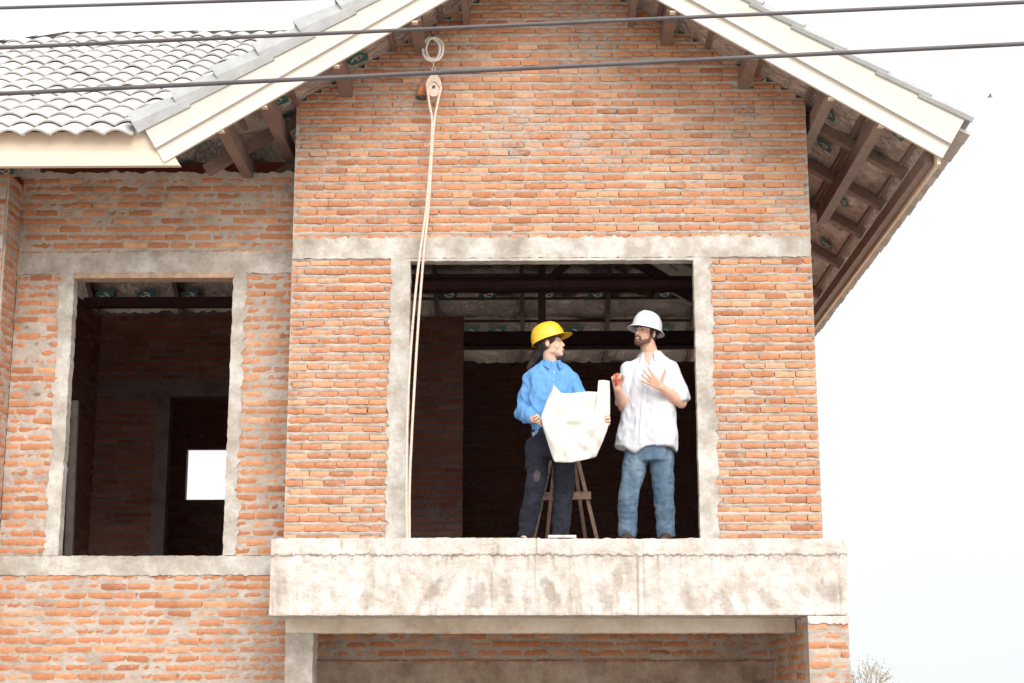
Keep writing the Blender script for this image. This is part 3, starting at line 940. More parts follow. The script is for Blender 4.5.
mb.tube([bp + V((-.05, 0, 0)), bp + V((0, 0, .01)), bp + V((.06, 0, .0))], [.006, .022, .004], 8)
bird = mb.build('bird', simple('bird_grey', (.3, .28, .27), .9)); tag(bird, 'tiny distant bird flying in the pale sky right of the roof', 'bird')
for sg in (-1, 1):
    mb = MB(); mb.add([bp + V((-.02, 0, .01)), bp + V((.025, 0, .01)), bp + V((.01 , sg * .07, .045)), bp + V((-.01, sg * .12, .02)), bp + V((-.03, sg * .07, .04))], [(0, 1, 2, 3, 4)]); mb.build('wing', bpy.data.materials['bird_grey'], bird, fix=False)

# ================================================================== LIGHT
SUN_EL, SUN_AZ = R(36), R(20)       # azimuth measured from behind the camera towards its right
wd = bpy.data.worlds.new('World'); scene.world = wd; wd.use_nodes = True
nt = wd.node_tree
bg = nt.nodes['Background']
sky = nt.nodes.new('ShaderNodeTexSky'); sky.sky_type = 'NISHITA'; sky.sun_disc = False
sky.sun_elevation = SUN_EL; sky.sun_rotation = math.pi - SUN_AZ
sky.dust_density = 4; sky.air_density = 1.2; sky.ozone_density = 1
# thin bright overcast over the blue
tc = nt.nodes.new('ShaderNodeTexCoord')
nn = N(nt, 'ShaderNodeTexNoise', Scale=1.6, Detail=5, Roughness=.55)
nt.links.new(tc.outputs['Generated'], nn.inputs['Vector'])
# overcast luminance: pale horizon, brighter zenith and a broad glow round the veiled sun
sp = nt.nodes.new('ShaderNodeSeparateXYZ'); nt.links.new(tc.outputs['Generated'], sp.inputs[0])
zen = ramp(nt, sp.outputs['Z'], [(0, 0), (.45, .12), (1, 1)])
sund = V((math.sin(SUN_AZ) * math.cos(SUN_EL), -math.cos(SUN_AZ) * math.cos(SUN_EL), math.sin(SUN_EL)))
dp = nt.nodes.new('ShaderNodeVectorMath'); dp.operation = 'DOT_PRODUCT'; dp.inputs[1].default_value = sund
nt.links.new(tc.outputs['Generated'], dp.inputs[0])
glow = ramp(nt, dp.outputs['Value'], [(.15, 0), (.6, .35), (1, 1)])
cl = ramp(nt, nn.outputs['Fac'], [(.35, (5.95, 6.25, 6.4)), (.65, (6.4, 6.5, 6.55))])
cl = mixc(nt, 1, cl, mixc(nt, zen, (0, 0, 0), (4.5, 4.6, 4.8)), 'ADD')
cl = mixc(nt, 1, cl, mixc(nt, glow, (0, 0, 0), (7, 6.8, 6.4)), 'ADD')
skc = mixc(nt, .93, sky.outputs[0], cl)
nt.links.new(skc, bg.inputs['Color'])
bg.inputs['Strength'].default_value = .1
sl = bpy.data.lights.new('sun', 'SUN'); sl.energy = 1.5; sl.angle = R(32); sl.color = (1, .95, .88)
so = bpy.data.objects.new('sun', sl); COL.objects.link(so)
dirv = V((math.sin(SUN_AZ) * math.cos(SUN_EL), -math.cos(SUN_AZ) * math.cos(SUN_EL), math.sin(SUN_EL)))
so.rotation_euler = dirv.to_track_quat('Z', 'Y').to_euler(); so.location = (5, -10, 15)
scene.view_settings.view_transform = 'Standard'; scene.view_settings.look = 'None'
scene.view_settings.exposure = .72; scene.view_settings.gamma = 1

# ================================================================== PEOPLE
M['skin'] = simple('skin', (.66, .39, .285), .5, var=.08, scale=20)
M['skin2'] = simple('skin_fair', (.68, .43, .33), .5, var=.06, scale=20)
M['hair'] = simple('dark_hair', (.02, .011, .009), .5, var=.4, scale=50)
M['beard'] = simple('beard_stubble', (.13, .068, .05), .9, var=.5, scale=120)
M['lips'] = simple('lips', (.52, .22, .17), .45, var=.05)
M['mouth'] = simple('mouth_inside', (.10, .02, .02), .5)
M['eye'] = simple('eye_white', (.7, .68, .66), .3, var=.02)
M['iris'] = simple('dark_iris', (.02, .012, .01), .2)
M['teeth'] = simple('teeth', (.75, .72, .66), .3, var=.02)
def cloth(name, col, var=.08, scale=14, fold=.012, fs=9, rough=.85):
    m, nt, b = mat(name)
    f = noise_out(nt, scale, 4, .6)
    nt.links.new(ramp(nt, f, [(.3, tuple(c * (1 - var) for c in col)), (.7, tuple(min(1, c * (1 + var)) for c in col))]), b.inputs['Base Color'])
    b.inputs['Roughness'].default_value = rough
    b.inputs['Specular IOR Level'].default_value = .2
    b.inputs['Sheen Weight'].default_value = .03
    bump(nt, b, noise_out(nt, fs, 3, .5, (1, 1, .55), 1.2), fold, .9)
    return m
M['blue'] = cloth('blue_cotton', (.125, .31, .62), .06)
M['white'] = cloth('white_cotton', (.58, .59, .635), .03)
M['black'] = cloth('black_trouser', (.018, .019, .030), .3)
def jeans():
    m, nt, b = mat('washed_denim')
    col = ramp(nt, noise_out(nt, 9, 5, .6, (1, 1, .5)), [(.3, (.045, .08, .125)), (.5, (.075, .125, .19)), (.75, (.16, .225, .29))])
    nt.links.new(col, b.inputs['Base Color']); b.inputs['Roughness'].default_value = .9
    bump(nt, b, noise_out(nt, 11, 3, .5, (1, 1, 1.8), 1), .010, .8)
    return m
M['denim'] = jeans()
M['dust'] = simple('pale_dust_patch', (.07, .058, .06), .95, var=.55, scale=34)
def gloss(name, c):
    m, nt, b = mat(name); b.inputs['Base Color'].default_value = (*c, 1); b.inputs['Roughness'].default_value = .28
    return m
M['yel'] = gloss('yellow_shell', (.83, .50, .035)); M['wht'] = gloss('white_shell', (.66, .67, .70))
M['paper'] = cloth('plan_paper', (.66, .64, .61), .03, 5, .016, 7)
M['orange'] = gloss('orange_plastic', (.75, .07, .03))
M['leather'] = simple('shoe_leather', (.05, .03, .02), .5)

def ell(c, r, rot=None, n=14):
    """closed ellipsoid -> (verts, faces)"""
    vs, fs = [], []
    m = n * 3 // 2
    rot = rot or Matrix.Identity(3)
    for i in range(1, n):
        a = math.pi * i / n
        for k in range(m):
            b = 2 * math.pi * k / m
            vs.append(V(c) + rot @ V((r[0] * math.sin(a) * math.cos(b), r[1] * math.sin(a) * math.sin(b), r[2] * math.cos(a))))
    for i in range(n - 2):
        for k in range(m):
            fs.append((i*m+k, i*m+(k+1) % m, (i+1)*m+(k+1) % m, (i+1)*m+k))
    t = len(vs); vs += [V(c) + rot @ V((0, 0, r[2])), V(c) + rot @ V((0, 0, -r[2]))]
    for k in range(m):
        fs += [(t, (k+1) % m, k), (t+1, (n-2)*m+k, (n-2)*m+(k+1) % m)]
    return vs, fs
def frus(a, b, ra, rb, n=16, flat=1.0, ax=None):
    """closed tapered limb between a and b; flat squashes the section along ax"""
    a, b = V(a), V(b); d = (b - a).normalized()
    x = V(ax) if ax is not None else V((0, 1, 0))
    x = (x - d * x.dot(d))
    if x.length < 1e-3: x = d.orthogonal()
    x.normalize(); y = d.cross(x)
    vs = []
    for p, r in ((a, ra), (b, rb)):
        for k in range(n):
            t = 2 * math.pi * k / n
            vs.append(p + x * math.cos(t) * r * flat + y * math.sin(t) * r)
    fs = [(k, (k+1) % n, n+(k+1) % n, n+k) for k in range(n)] + [tuple(range(n-1, -1, -1)), tuple(range(n, 2*n))]
    return vs, fs
def cap(a, b, ra, rb, flat=1.0, ax=None):
    return [frus(a, b, ra, rb, 16, flat, ax), ell(a, (ra,) * 3 if flat == 1 else (ra * flat, ra * flat, ra * flat)), ell(b, (rb,) * 3 if flat == 1 else (rb * flat,) * 3)]
def loft(rings, n=28):
    """rings: (centre, rx, ry, yaw) -> closed lofted body with elliptic (slightly boxy) sections"""
    vs, fs = [], []
    for (c, rx, ry, yaw) in rings:
        for k in range(n):
            t = 2 * math.pi * k / n
            cx, sy = math.cos(t), math.sin(t)
            e = .82
            lx = math.copysign(abs(cx) ** e, cx) * rx; ly = math.copysign(abs(sy) ** e, sy) * ry
            vs.append(V(c) + V((lx * math.cos(yaw) - ly * math.sin(yaw), lx * math.sin(yaw) + ly * math.cos(yaw), 0)))
    for i in range(len(rings) - 1):
        for k in range(n):
            fs.append((i*n+k, i*n+(k+1) % n, (i+1)*n+(k+1) % n, (i+1)*n+k))
    fs += [tuple(range(n-1, -1, -1)), tuple(range((len(rings)-1)*n, len(rings)*n))]
    return [(vs, fs)]
def fuse(name, prims, m_, parent, voxel=.006, smooth=6, wr=0, wsc=.09, seed=0, wz=1.0, warp=None):
    """melt overlapping closed shapes into one continuous surface"""
    mb = MB()
    for vs, fs in prims: mb.add(vs, fs, 0, True)
    o = mb.build(name, m_, parent)
    md = o.modifiers.new('r', 'REMESH'); md.mode = 'VOXEL'; md.voxel_size = voxel; md.use_smooth_shade = True
    ms = o.modifiers.new('s', 'SMOOTH'); ms.factor = .5; ms.iterations = smooth
    dg = bpy.context.evaluated_depsgraph_get()
    me = bpy.data.meshes.new_from_object(o.evaluated_get(dg))
    o.modifiers.clear(); o.data = me; me.name = name
    if not me.materials: me.materials.append(m_)
    if wr or warp:
        c = WL[o]
        nr = [v.normal.copy() for v in me.vertices]
        for v, nn_ in zip(me.vertices, nr):
            p = v.co + c
            q = V((p.x, p.y, p.z * wz)) / wsc
            d = noise.noise(q + V((seed, 0, 0)))
            e = 1 - abs(noise.noise(q * 1.7 + V((0, seed, 3)))) * 2.2      # ridged folds
            if wr: v.co += nn_ * wr * (d * .8 + e * .5)
            if warp: v.co += warp(p)
    for p in me.polygons: p.use_smooth = True
    me.update()
    return o

def hand(wrist, d, nrm, size=1.0, curls=(25, 25, 25, 25), spread=6, thumb=(50, 20), side=1):
    """palm and five separate fingers. d: pointing direction, nrm: palm side normal, side: +1 thumb on d x nrm side"""
    d = V(d).normalized(); nrm = V(nrm); nrm = (nrm - d * nrm.dot(d)).normalized(); x = d.cross(nrm) * side
    W = V(wrist); pr = []
    P = lambda a, b, c: W + (x * a + d * b + nrm * c) * size
    kn = [(.031, .088), (.011, .093), (-.010, .089), (-.029, .080)]
    ln = [(.040, .025, .020), (.044, .028, .021), (.041, .026, .020), (.032, .020, .018)]
    for (kx, ky), (l1, l2, l3), cu, i in zip(kn, ln, curls, range(4)):
        pr += cap(P(kx * .55, .012, 0), P(kx, ky, 0), .0165 * size, .0125 * size)
        sp = R(spread * (1.5 - i))
        fd = (d * math.cos(sp) + x * math.sin(sp)).normalized()
        p = P(kx, ky, 0); a = 0
        for L_, r0, r1, kf in ((l1, .0105, .0093, .8), (l2, .0093, .0085, 1.1), (l3, .0085, .0072, .8)):
            a += R(cu * kf)
            q = p + (fd * math.cos(a) + nrm * math.sin(a)) * L_ * size
            pr += cap(p, q, r0 * size, r1 * size); p = q
    t0 = P(.022, .025, .004); ta = R(thumb[0])
    p = t0
    for L_, r0, r1, kf in ((.042, .016, .012, 0), (.034, .012, .0105, 1), (.026, .0105, .008, 1)):
        dd = (x * math.sin(ta) + d * math.cos(ta)).normalized(); dd = (dd + nrm * .35 * (1 + kf) * math.sin(R(thumb[1]))).normalized()
        q = p + dd * L_ * size; pr += cap(p, q, r0 * size, r1 * size); p = q; ta -= R(thumb[1]) * kf
    return pr

def head_prims(C, Rm, fem=False, open_=False):
    P = lambda *a: C + Rm @ V(a)
    E_ = lambda c, r: ell(P(*c), r, Rm)
    jw = .050 if fem else .056
    pr = [E_((0, .012, .035), (.074, .093, .082)), E_((0, -.022, -.028), (jw + .004, .064, .075)), E_((0, -.05, -.078), (.036, .034, .030)),
          E_((0, -.068, -.096 if not open_ else -.100), (.020, .019, .017)), E_((.022, -.046, -.034), (.034, .031, .036)), E_((-.022, -.046, -.034), (.034, .031, .036)),
          E_((jw * .75, -.01, -.062), (.016, .034, .026)), E_((-jw * .75, -.01, -.062), (.016, .034, .026)),
          E_((0, -.078, -.058), (.020, .014, .018))]
    pr += [frus(P(0, -.078, .014), P(0, -.100 if fem else -.106, -.030), .006, .010), E_((0, -.097 if fem else -.103, -.033), (.010, .011, .008)), E_((.011, -.094, -.036), (.007, .009, .007)), E_((-.011, -.094, -.036), (.007, .009, .007))]
    pr += cap(P(-.034, -.070, .020), P(.034, -.070, .020), .011, .011)
    pr += [E_((0, -.089, -.061), (.019, .009, .0055)), E_((0, -.087, -.0705 if not open_ else -.082), (.016, .009, .006))]
    for s_ in (1, -1):
        pr += [E_((s_ * .074, .012, -.012), (.009, .019, .030))]
    return pr
def face_parts(C, Rm, parent, fem=False, open_=False):
    P = lambda *a: C + Rm @ V(a)
    for s_ in (1, -1):
        mb = MB(); mb.tube([P(s_ * (.016 + .030 * t), -.0800 + .010 * t * t, .0065 - .006 * (t - .5) ** 2 * 3) for t in (0, .33, .66, 1)], [.0012, .0020, .0022, .0012] if fem else [.0006, .0010, .0010, .0006], 6); mb.build('eyelash', M['hair'], parent)
        mb = MB(); mb.add(*ell(P(s_ * .030, -.0725, .000), (.013, .008, .0060), Rm), 0, True); e = mb.build('eye', M['eye'], parent)
        mb = MB(); mb.add(*ell(P(s_ * .030, -.0780, .000), (.006, .0040, .0060), Rm), 0, True); mb.build('iris', M['iris'], e)
        mb = MB()
        pts = [P(s_ * (.014 + .034 * t), -.0865 + .012 * t * t, .020 + .008 * math.sin(t * 2.4) + (0 if fem else -.001)) for t in (0, .25, .5, .75, 1)]
        mb.tube(pts, [.0025, .0042, .0042, .0035, .0015] if not fem else [.0015, .003, .003, .0025, .001], 6); mb.build('eyebrow', M['hair'], parent)
    mb = MB(); mb.add(*ell(P(0, -.0925, -.0635), (.020, .008, .0045), Rm), 0, True); mb.add(*ell(P(0, -.0905, -.0725 if not open_ else -.083), (.017, .0085, .0052), Rm), 0, True); mb.build('lips', M['lips'], parent)
    if open_:
        mb = MB(); mb.add(*ell(P(0, -.0920, -.0735), (.019, .0075, .0095), Rm), 0, True); mo = mb.build('mouth', M['mouth'], parent)
        mb = MB(); mb.add(*ell(P(0, -.0955, -.0690), (.015, .006, .0038), Rm), 0, True); mb.build('teeth', M['teeth'], mo)

def hard_hat(C, Rm, parent, m_, full=False):
    """shell with ribs, brim and peak; local -y is forward"""
    P = lambda *a: C + Rm @ V(a)
    nA, nT = 56, 14
    vs, fs = [], []
    rows = []
    for j in range(nT + 1):
        t = j / nT * math.pi / 2
        row = []
        for k in range(nA):
            a = 2 * math.pi * k / nA
            x, y = math.sin(a), -math.cos(a)
            rr = math.cos(t) ** .78
            rib = .006 * math.exp(-(x * 6) ** 2) * min(1, rr * 1.6) * math.sin(t) ** .3 if math.sin(t) > 0 else 0
            rib += .003 * math.exp(-((abs(x) - .42) * 11) ** 2) * math.sin(t * 2)
            row.append((x * .108 * rr, y * .132 * rr, .140 * math.sin(t) ** .92 + rib))
        rows.append(row)
    # brim rings, outside in
    br = []
    for f in (1.0, .5):
        row = []
        for k in range(nA):
            a = 2 * math.pi * k / nA
            x, y = math.sin(a), -math.cos(a)
            fr = max(0, math.cos(a))
            w = (.026 + .020 * fr ** 2) if full else (.008 + .052 * fr ** 2.2)
            dz = (-.020 * f * f - .010 * f * fr) if full else (-.006 * f - .006 * f * fr)
            row.append((x * (.108 + w * f), y * (.132 + w * f), dz))
        br.append(row)
    allr = br + rows
    for r_ in allr:
        for q in r_: vs.append(P(*q))
    for i in range(len(allr) - 1):
        for k in range(nA):
            fs.append((i*nA+k, i*nA+(k+1) % nA, (i+1)*nA+(k+1) % nA, (i+1)*nA+k))
    mb = MB(); mb.add(vs, fs, 0, True)
    o = mb.build('hard_hat', m_, parent)
    sd = o.modifiers.new('s', 'SOLIDIFY'); sd.thickness = .003; sd.offset = -1
    sb = o.modifiers.new('b', 'SUBSURF'); sb.levels = 1; sb.render_levels = 1
    # headband seen under the shell
    mb = MB()
    pts = [P(.082 * math.sin(2 * math.pi * q / 24), -.100 * math.cos(2 * math.pi * q / 24) + .008, -.008) for q in range(25)]
    mb.tube(pts, .007, 6); mb.build('headband', M['hair'], o)
    return o

def collar(C, r, parent, m_, yaw, ry=None, open_=.9, h=.045):
    """turned-down shirt collar with two points, open at the front"""
    ry = ry or r
    n = 26; vs, fs = [], []
    c_, s_ = math.cos(yaw), math.sin(yaw)
    for k in range(n + 1):
        t = -math.pi + open_ * .5 + (2 * math.pi - open_) * k / n      # angle from the front
        e = abs(k / n - .5) * 2
        lean = .012 * e
        f = math.pi - abs(abs((t + math.pi)) % (2 * math.pi) - math.pi) if False else t
        x, y = math.sin(t + math.pi), -math.cos(t + math.pi)
        drop = h + .028 * max(0, e - .72) / .28
        for (rr, z) in ((1.0, .0 - .030 * e ** 2), (1.06, .012 - .030 * e ** 2), (1.30 + .22 * e ** 4, -drop * .75 - .030 * e ** 2), (1.27 + .22 * e ** 4, -drop * .78 - .033 * e ** 2)):
            lx, ly = x * r * rr, y * ry * rr - lean
            vs.append(V(C) + V((lx * c_ - ly * s_, lx * s_ + ly * c_, z)))
    for k in range(n):
        for q in range(4):
            a = k * 4 + q; b = k * 4 + (q + 1) % 4
            fs.append((a, a + 4, b + 4, b))
    fs += [(0, 1, 2, 3), (n*4+3, n*4+2, n*4+1, n*4)]
    mb = MB(); mb.add(vs, fs, 0, False); return mb.build('collar', m_, parent)

FLOOR = FZ
from mathutils.bvhtree import BVHTree
def snap(o, p, d=V((0, 1, 0)), off=.002):
    bv = BVHTree.FromPolygons([v.co + WL[o] for v in o.data.vertices], [list(q.vertices) for q in o.data.polygons])
    h = bv.ray_cast(V(p) - d * .6, d)
    return (h[0] - d * off) if h[0] else V(p)
# ------------------------------------------------------------------ the woman
WY = 12.06
def W(px, py, dy=0.0): return at(px, py, WY + dy)
base = W(548, 548); base.z = FLOOR
woman = thing('person', 'woman in blue shirt, black trousers and yellow hard hat holding an open plan sheet', 'person', base)
yawh = R(78)
Rh = Matrix.Rotation(yawh, 3, 'Z') @ Matrix.Rotation(R(-7), 3, 'X')
HC = W(550.5, 343.5, -.02)
shL, shR = W(529, 380, .02), W(572.5, 379, .02)     # shoulders left / right in the picture
elL, elR = W(523.5, 411, .06), W(587, 408, -.02)
wrL, wrR = W(533.5, 419.5, -.17), W(601, 424, -.24)
nk = W(551, 363, .02)
tz = lambda py: W(550, py).z
cx = lambda px, py, dy=0: W(px, py, dy)
sk = head_prims(HC, Rh, True)
sk += cap(HC + Rh @ V((0, .02, -.06)), nk + V((0, .0, -.03)), .049, .054)
sk += loft([(cx(551, 372, .02), .13, .07, R(8)), (cx(550, 395, .02), .15, .09, R(8)), (cx(549, 425, .02), .12, .085, R(8)), (cx(551, 448, .02), .15, .10, R(8))])
for a_, b_, c_ in ((shL, elL, wrL), (shR, elR, wrR)):
    sk += cap(a_ + V((math.copysign(.02, 548 / 548 * (W(550, 380).x - a_.x)), 0, -.02)), b_, .030, .032) + cap(b_, c_, .034, .026)
hipL, hipR = W(538, 447, .02), W(564, 447, .02)
knL, knR = W(536, 482, -.03), W(564, 488, .0)
ftL, ftR = W(525, 540, .06), W(560, 540, .02)
ftL.z = ftR.z = FLOOR + .08
for a_, b_, c_ in ((hipL, knL, ftL), (hipR, knR, ftR)):
    sk += cap(a_, b_, .07, .048) + cap(b_, c_, .045, .032)
    sk += cap(c_, V((c_.x - .02, c_.y - .12, FLOOR + .035)), .034, .028)
# hands: each grips the sheet edge between thumb (front) and fingers (behind)
sk += hand(wrL, W(542.5, 416.5, -.27) - wrL, (.3, -.8, -.1), .88, (35, 40, 45, 50), 4, (35, 25), 1)
sk += hand(wrR, W(608, 421, -.29) - wrR, (-.5, -.8, -.1), .88, (40, 45, 50, 55), 4, (35, 25), -1)
fuse('body', sk, M['skin2'], woman, .0042, 7)
face_parts(HC, Rh, woman, True)
# hair: cap of hair, low bun tail behind the neck
hp = [ell(HC + Rh @ V((0, .022, .040)), (.080, .094, .082), Rh), ell(HC + Rh @ V((0, .055, -.01)), (.062, .055, .065), Rh)]
hp += [ell(HC + Rh @ V((.066, -.026, .024)), (.012, .030, .030), Rh), ell(HC + Rh @ V((-.066, -.026, .024)), (.012, .030, .030), Rh), ell(HC + Rh @ V((.064, .03, -.01)), (.014, .03, .045), Rh), ell(HC + Rh @ V((-.064, .03, -.01)), (.014, .03, .045), Rh)]
hp += cap(HC + Rh @ V((0, .060, -.03)), W(535.5, 358, .04), .046, .040) + cap(W(535.5, 358, .04), W(529.5, 368, .06), .038, .026)
fuse('hair', hp, M['hair'], woman, .006, 3, .005, .02)
Rhat = Rh @ Matrix.Rotation(R(-11), 3, 'X')
hat = hard_hat(HC + Rh @ V((0, .012, .030)), Rhat, woman, M['yel'])
tag(hat, 'yellow hard hat with short peak')
# shirt
yw = R(8)
sh = loft([(cx(550, 440, .02), .135, .098, yw), (cx(549, 430, .02), .128, .095, yw), (cx(549.5, 418, .01), .150, .108, yw), (cx(550.5, 400, .01), .165, .112, yw),
           (cx(551, 386, .02), .176, .104, yw), (cx(551, 378, .02), .186, .092, yw), (cx(551, 371.5, .025), .165, .080, yw), (cx(551, 366.5, .03), .115, .070, yw), (cx(551, 361.5, .03), .066, .060, yw)])
cuL = wrL.lerp(elL, .10); cuR = wrR.lerp(elR, .10)
sh += cap(shL + V((.010, 0, .0)), elL, .056, .056) + cap(elL, wrL.lerp(elL, .42), .058, .053) + [frus(wrL.lerp(elL, .42), cuL, .052, .037)]
sh += cap(shR + V((-.010, 0, .0)), elR, .055, .050) + cap(elR, wrR.lerp(elR, .4), .050, .044) + [frus(wrR.lerp(elR, .4), cuR, .044, .036)]
sh += [ell(wrL.lerp(elL, .55) + V((-.01, 0, -.022)), (.05, .05, .045)), ell(elL + V((-.012, 0, -.01)), (.058, .058, .06))]
shirt = fuse('shirt', sh, M['blue'], woman, .007, 4, .017, .085, 3, .65)
collar(cx(551.6, 359.8, .012), .062, shirt, M['blue'], R(14), .060, .9, .048)
def placket(pts, w, parent, m_, n_btn=6):
    mb = MB(); vs = []
    pts = catmull(pts, 4)
    for p in pts: vs += [p + V((-w / 2, .0, 0)), p + V((w / 2, .0, 0)), p + V((w / 2, .02, 0)), p + V((-w / 2, .02, 0))]
    fs = []
    for i in range(len(pts) - 1):
        a = i * 4
        for q in range(4): fs.append((a + q, a + 4 + q, a + 4 + (q + 1) % 4, a + (q + 1) % 4))
    fs += [(0, 1, 2, 3), tuple(len(pts) * 4 - 1 - q for q in range(4))]
    mb.add(vs, fs); o = mb.build('placket', m_, parent)
    for k in range(n_btn):
        p = pts[int((k + .6) / n_btn * (len(pts) - 1))]
        b = MB(); b.tube([p + V((0, .001, 0)), p + V((0, -.003, 0))], .0055, 10); b.build('button', M['wht'], parent)
placket([snap(shirt, W(x, y), off=.004) for x, y in ((554, 371), (553.5, 378), (553, 386), (552, 396), (551.5, 408), (551, 420))], .026, shirt, M['blue'], 5)
# trousers
tr = loft([(cx(550, 428, .02), .126, .094, yw), (cx(550.5, 436, .02), .138, .105, yw), (cx(551, 448, .02), .158, .115, yw), (cx(551, 458, .02), .160, .112, yw)])
for h_, k_, f_, s_ in ((hipL, knL, ftL, 1), (hipR, knR, ftR, 1)):
    tr += cap(h_, k_, .092, .076) + [frus(k_, f_ + V((0, 0, .0)), .075, .058), ell(k_, (.076,) * 3)]
tro = fuse('trousers', tr, M['black'], woman, .008, 4, .014, .10, 5, 1.1)
mb = MB(); vs = []; n = 14
kp = knL + V((.0, -.083, .0))
def decal(o, name, c, rx, rz, m_, off=.002, seed=0, d=V((0, 1, 0)), vee=False):
    """thin patch that follows the surface"""
    bv = BVHTree.FromPolygons([v.co + WL[o] for v in o.data.vertices], [list(q.vertices) for q in o.data.polygons])
    mb = MB(); vs, fs = [], []; K, J = 20, 4
    for j in range(J + 1):
        for k in range(K):
            t = 2 * math.pi * k / K; f = j / J * (1 + .35 * nz(math.cos(t) * 1.5, math.sin(t) * 1.5, seed))
            if vee: f = j / J
            q = V(c) + V((rx * f * math.cos(t) * ((.12 + .88 * (math.sin(t) + 1) / 2) if vee else 1), 0, rz * f * math.sin(t)))
            h = bv.ray_cast(q - d * .6, d)
            vs.append((h[0] if h[0] else q) - d * off)
    for j in range(J):
        for k in range(K): fs.append((j*K+k, j*K+(k+1) % K, (j+1)*K+(k+1) % K, (j+1)*K+k))
    mb.add(vs, fs, 0, True); return mb.build(name, m_, o, fix=False)
decal(tro, 'dust_patch', W(537, 478), .026, .042, M['dust'], .003, 2)
mb = MB()
for q in range(33): pass
ring = [W(550, 431.5, .02) + V((.133 * math.cos(2*math.pi*q/32), .104 * math.sin(2*math.pi*q/32), 0)) for q in range(33)]
mb.tube(ring, .013, 6); mb.build('belt', M['leather'], tro)
for f_ in (ftL, ftR):
    fuse('shoe', cap(V((f_.x, f_.y + .02, FLOOR + .042)), V((f_.x - .03, f_.y - .14, FLOOR + .036)), .040, .036), M['leather'], woman, .007, 3)

# ------------------------------------------------------------------ the plan sheet
def sheet_paper():
    """one curved sheet: outline measured, hanging from both hands, top corners curling"""
    SY = WY - .30
    top = [(553.5, 384.5), (557, 388.5), (561, 393), (568, 393.5), (578, 392.5), (588, 391.5), (597.5, 392), (598, 386), (598.5, 380.5), (604, 380), (609.6, 381)]
    bot = [(553.8, 461.0), (555.5, 462), (560, 462.3), (566, 462.5), (572, 462.3), (578, 461.3), (584, 459.8), (589, 458.6), (592, 457.9), (594, 457.3), (596, 456.7)]
    nx, nr = 40, 34
    def samp(L_, t):
        f = t * (len(L_) - 1); i = min(int(f), len(L_) - 2); f -= i
        return (L_[i][0] * (1 - f) + L_[i+1][0] * f, L_[i][1] * (1 - f) + L_[i+1][1] * f)
    # left and right outlines
    left = [(553.5, 384.5), (549, 395), (545, 406), (541.2, 416), (543, 427), (547, 440), (550.5, 451), (553.8, 461)]
    right = [(609.6, 381), (610, 395), (610, 410), (609.5, 422), (606.5, 432), (603, 441), (599.5, 449), (596, 456.7)]
    vs = []
    for i in range(nx + 1):
        u = i / nx
        for j in range(nr + 1):
            v = j / nr
            T, B, L_, R_ = samp(top, u), samp(bot, u), samp(left, v), samp(right, v)
            c = [(1-u)*(1-v)*top[0][k] + u*(1-v)*top[-1][k] + (1-u)*v*bot[0][k] + u*v*bot[-1][k] for k in (0, 1)]
            px = T[0]*(1-v) + B[0]*v + L_[0]*(1-u) + R_[0]*u - c[0]
            py = T[1]*(1-v) + B[1]*v + L_[1]*(1-u) + R_[1]*u - c[1]
            dy = -.07 * math.sin(math.pi * u) + .05 * (v - .5) ** 2 * 4 * .5 - .04 * v + .03 * nz(u * 2.5, v * 2.5, 1.5) + .011 * nz(u * 7, v * 5, 7)
            dy += .05 * max(0, .18 - u) / .18 * max(0, .3 - v) / .3 * 1.2 - .06 * max(0, u - .82) / .18 * max(0, .28 - v) / .28
            crease = abs(u - .5 + .02 * v); dy += .012 * math.exp(-(crease / .02) ** 2)
            crease = abs(v - .42); dy += .010 * math.exp(-(crease / .025) ** 2)
            for (ca, cb, cc, am) in ((.9, .45, .62, .032), (-.7, .75, .22, .026), (.6, -.8, -.12, .028), (-.85, -.5, -.95, .022), (.3, .9, .35, .02)):
                dd = (ca * u + cb * v - cc) / math.hypot(ca, cb)
                dy += am * max(0, 1 - abs(dd) / .11)
            vs.append(at(px, py, SY + dy))
    fs = [(i*(nr+1)+j, (i+1)*(nr+1)+j, (i+1)*(nr+1)+j+1, i*(nr+1)+j+1) for i in range(nx) for j in range(nr)]
    mb = MB(); mb.add(vs, fs, 0, True)
    o = mb.build('plan_sheet', M['paper'], fix=True)
    sd = o.modifiers.new('s', 'SOLIDIFY'); sd.thickness = .0012
    tag(o, 'large creased white building plan sheet held open by the woman', 'plan sheet')
    # turned down right-hand corner
    mb = MB()
    q = [at(593, 404, SY - .085), at(609.4, 396, SY - .03), at(609, 419, SY - .03), at(600, 416, SY - .07)]
    return o
plan = sheet_paper()

# ------------------------------------------------------------------ the man
MY = 12.12
def Q(px, py, dy=0.0): return at(px, py, MY + dy)
base = Q(650, 548); base.z = FLOOR
man = thing('person', 'bearded man in white shirt, jeans and white hard hat gesturing with an open hand', 'person', base)
Rm_ = Matrix.Rotation(R(-40), 3, 'Z') @ Matrix.Rotation(R(6), 3, 'Y') @ Matrix.Rotation(R(-4), 3, 'X')
HC2 = Q(645.5, 332.5, -.02)
s1, s2 = Q(627.5, 369, .03), Q(671.5, 366, .02)
e1, e2 = Q(623.5, 407, .04), Q(681.5, 403, -.02)
w1, w2 = Q(617.5, 389, -.17), Q(661.5, 387.5, -.18)
nk2 = Q(650.5, 352, .03)
sk = head_prims(HC2, Rm_, False, True)
sk += cap(HC2 + Rm_ @ V((0, .025, -.06)), nk2 + V((0, 0, -.03)), .058, .064)
ym = R(-12)
sk += loft([(Q(649, 368, .03), .15, .09, ym), (Q(649, 395, .03), .16, .11, ym), (Q(649, 430, .03), .14, .105, ym), (Q(649, 452, .03), .15, .11, ym)])
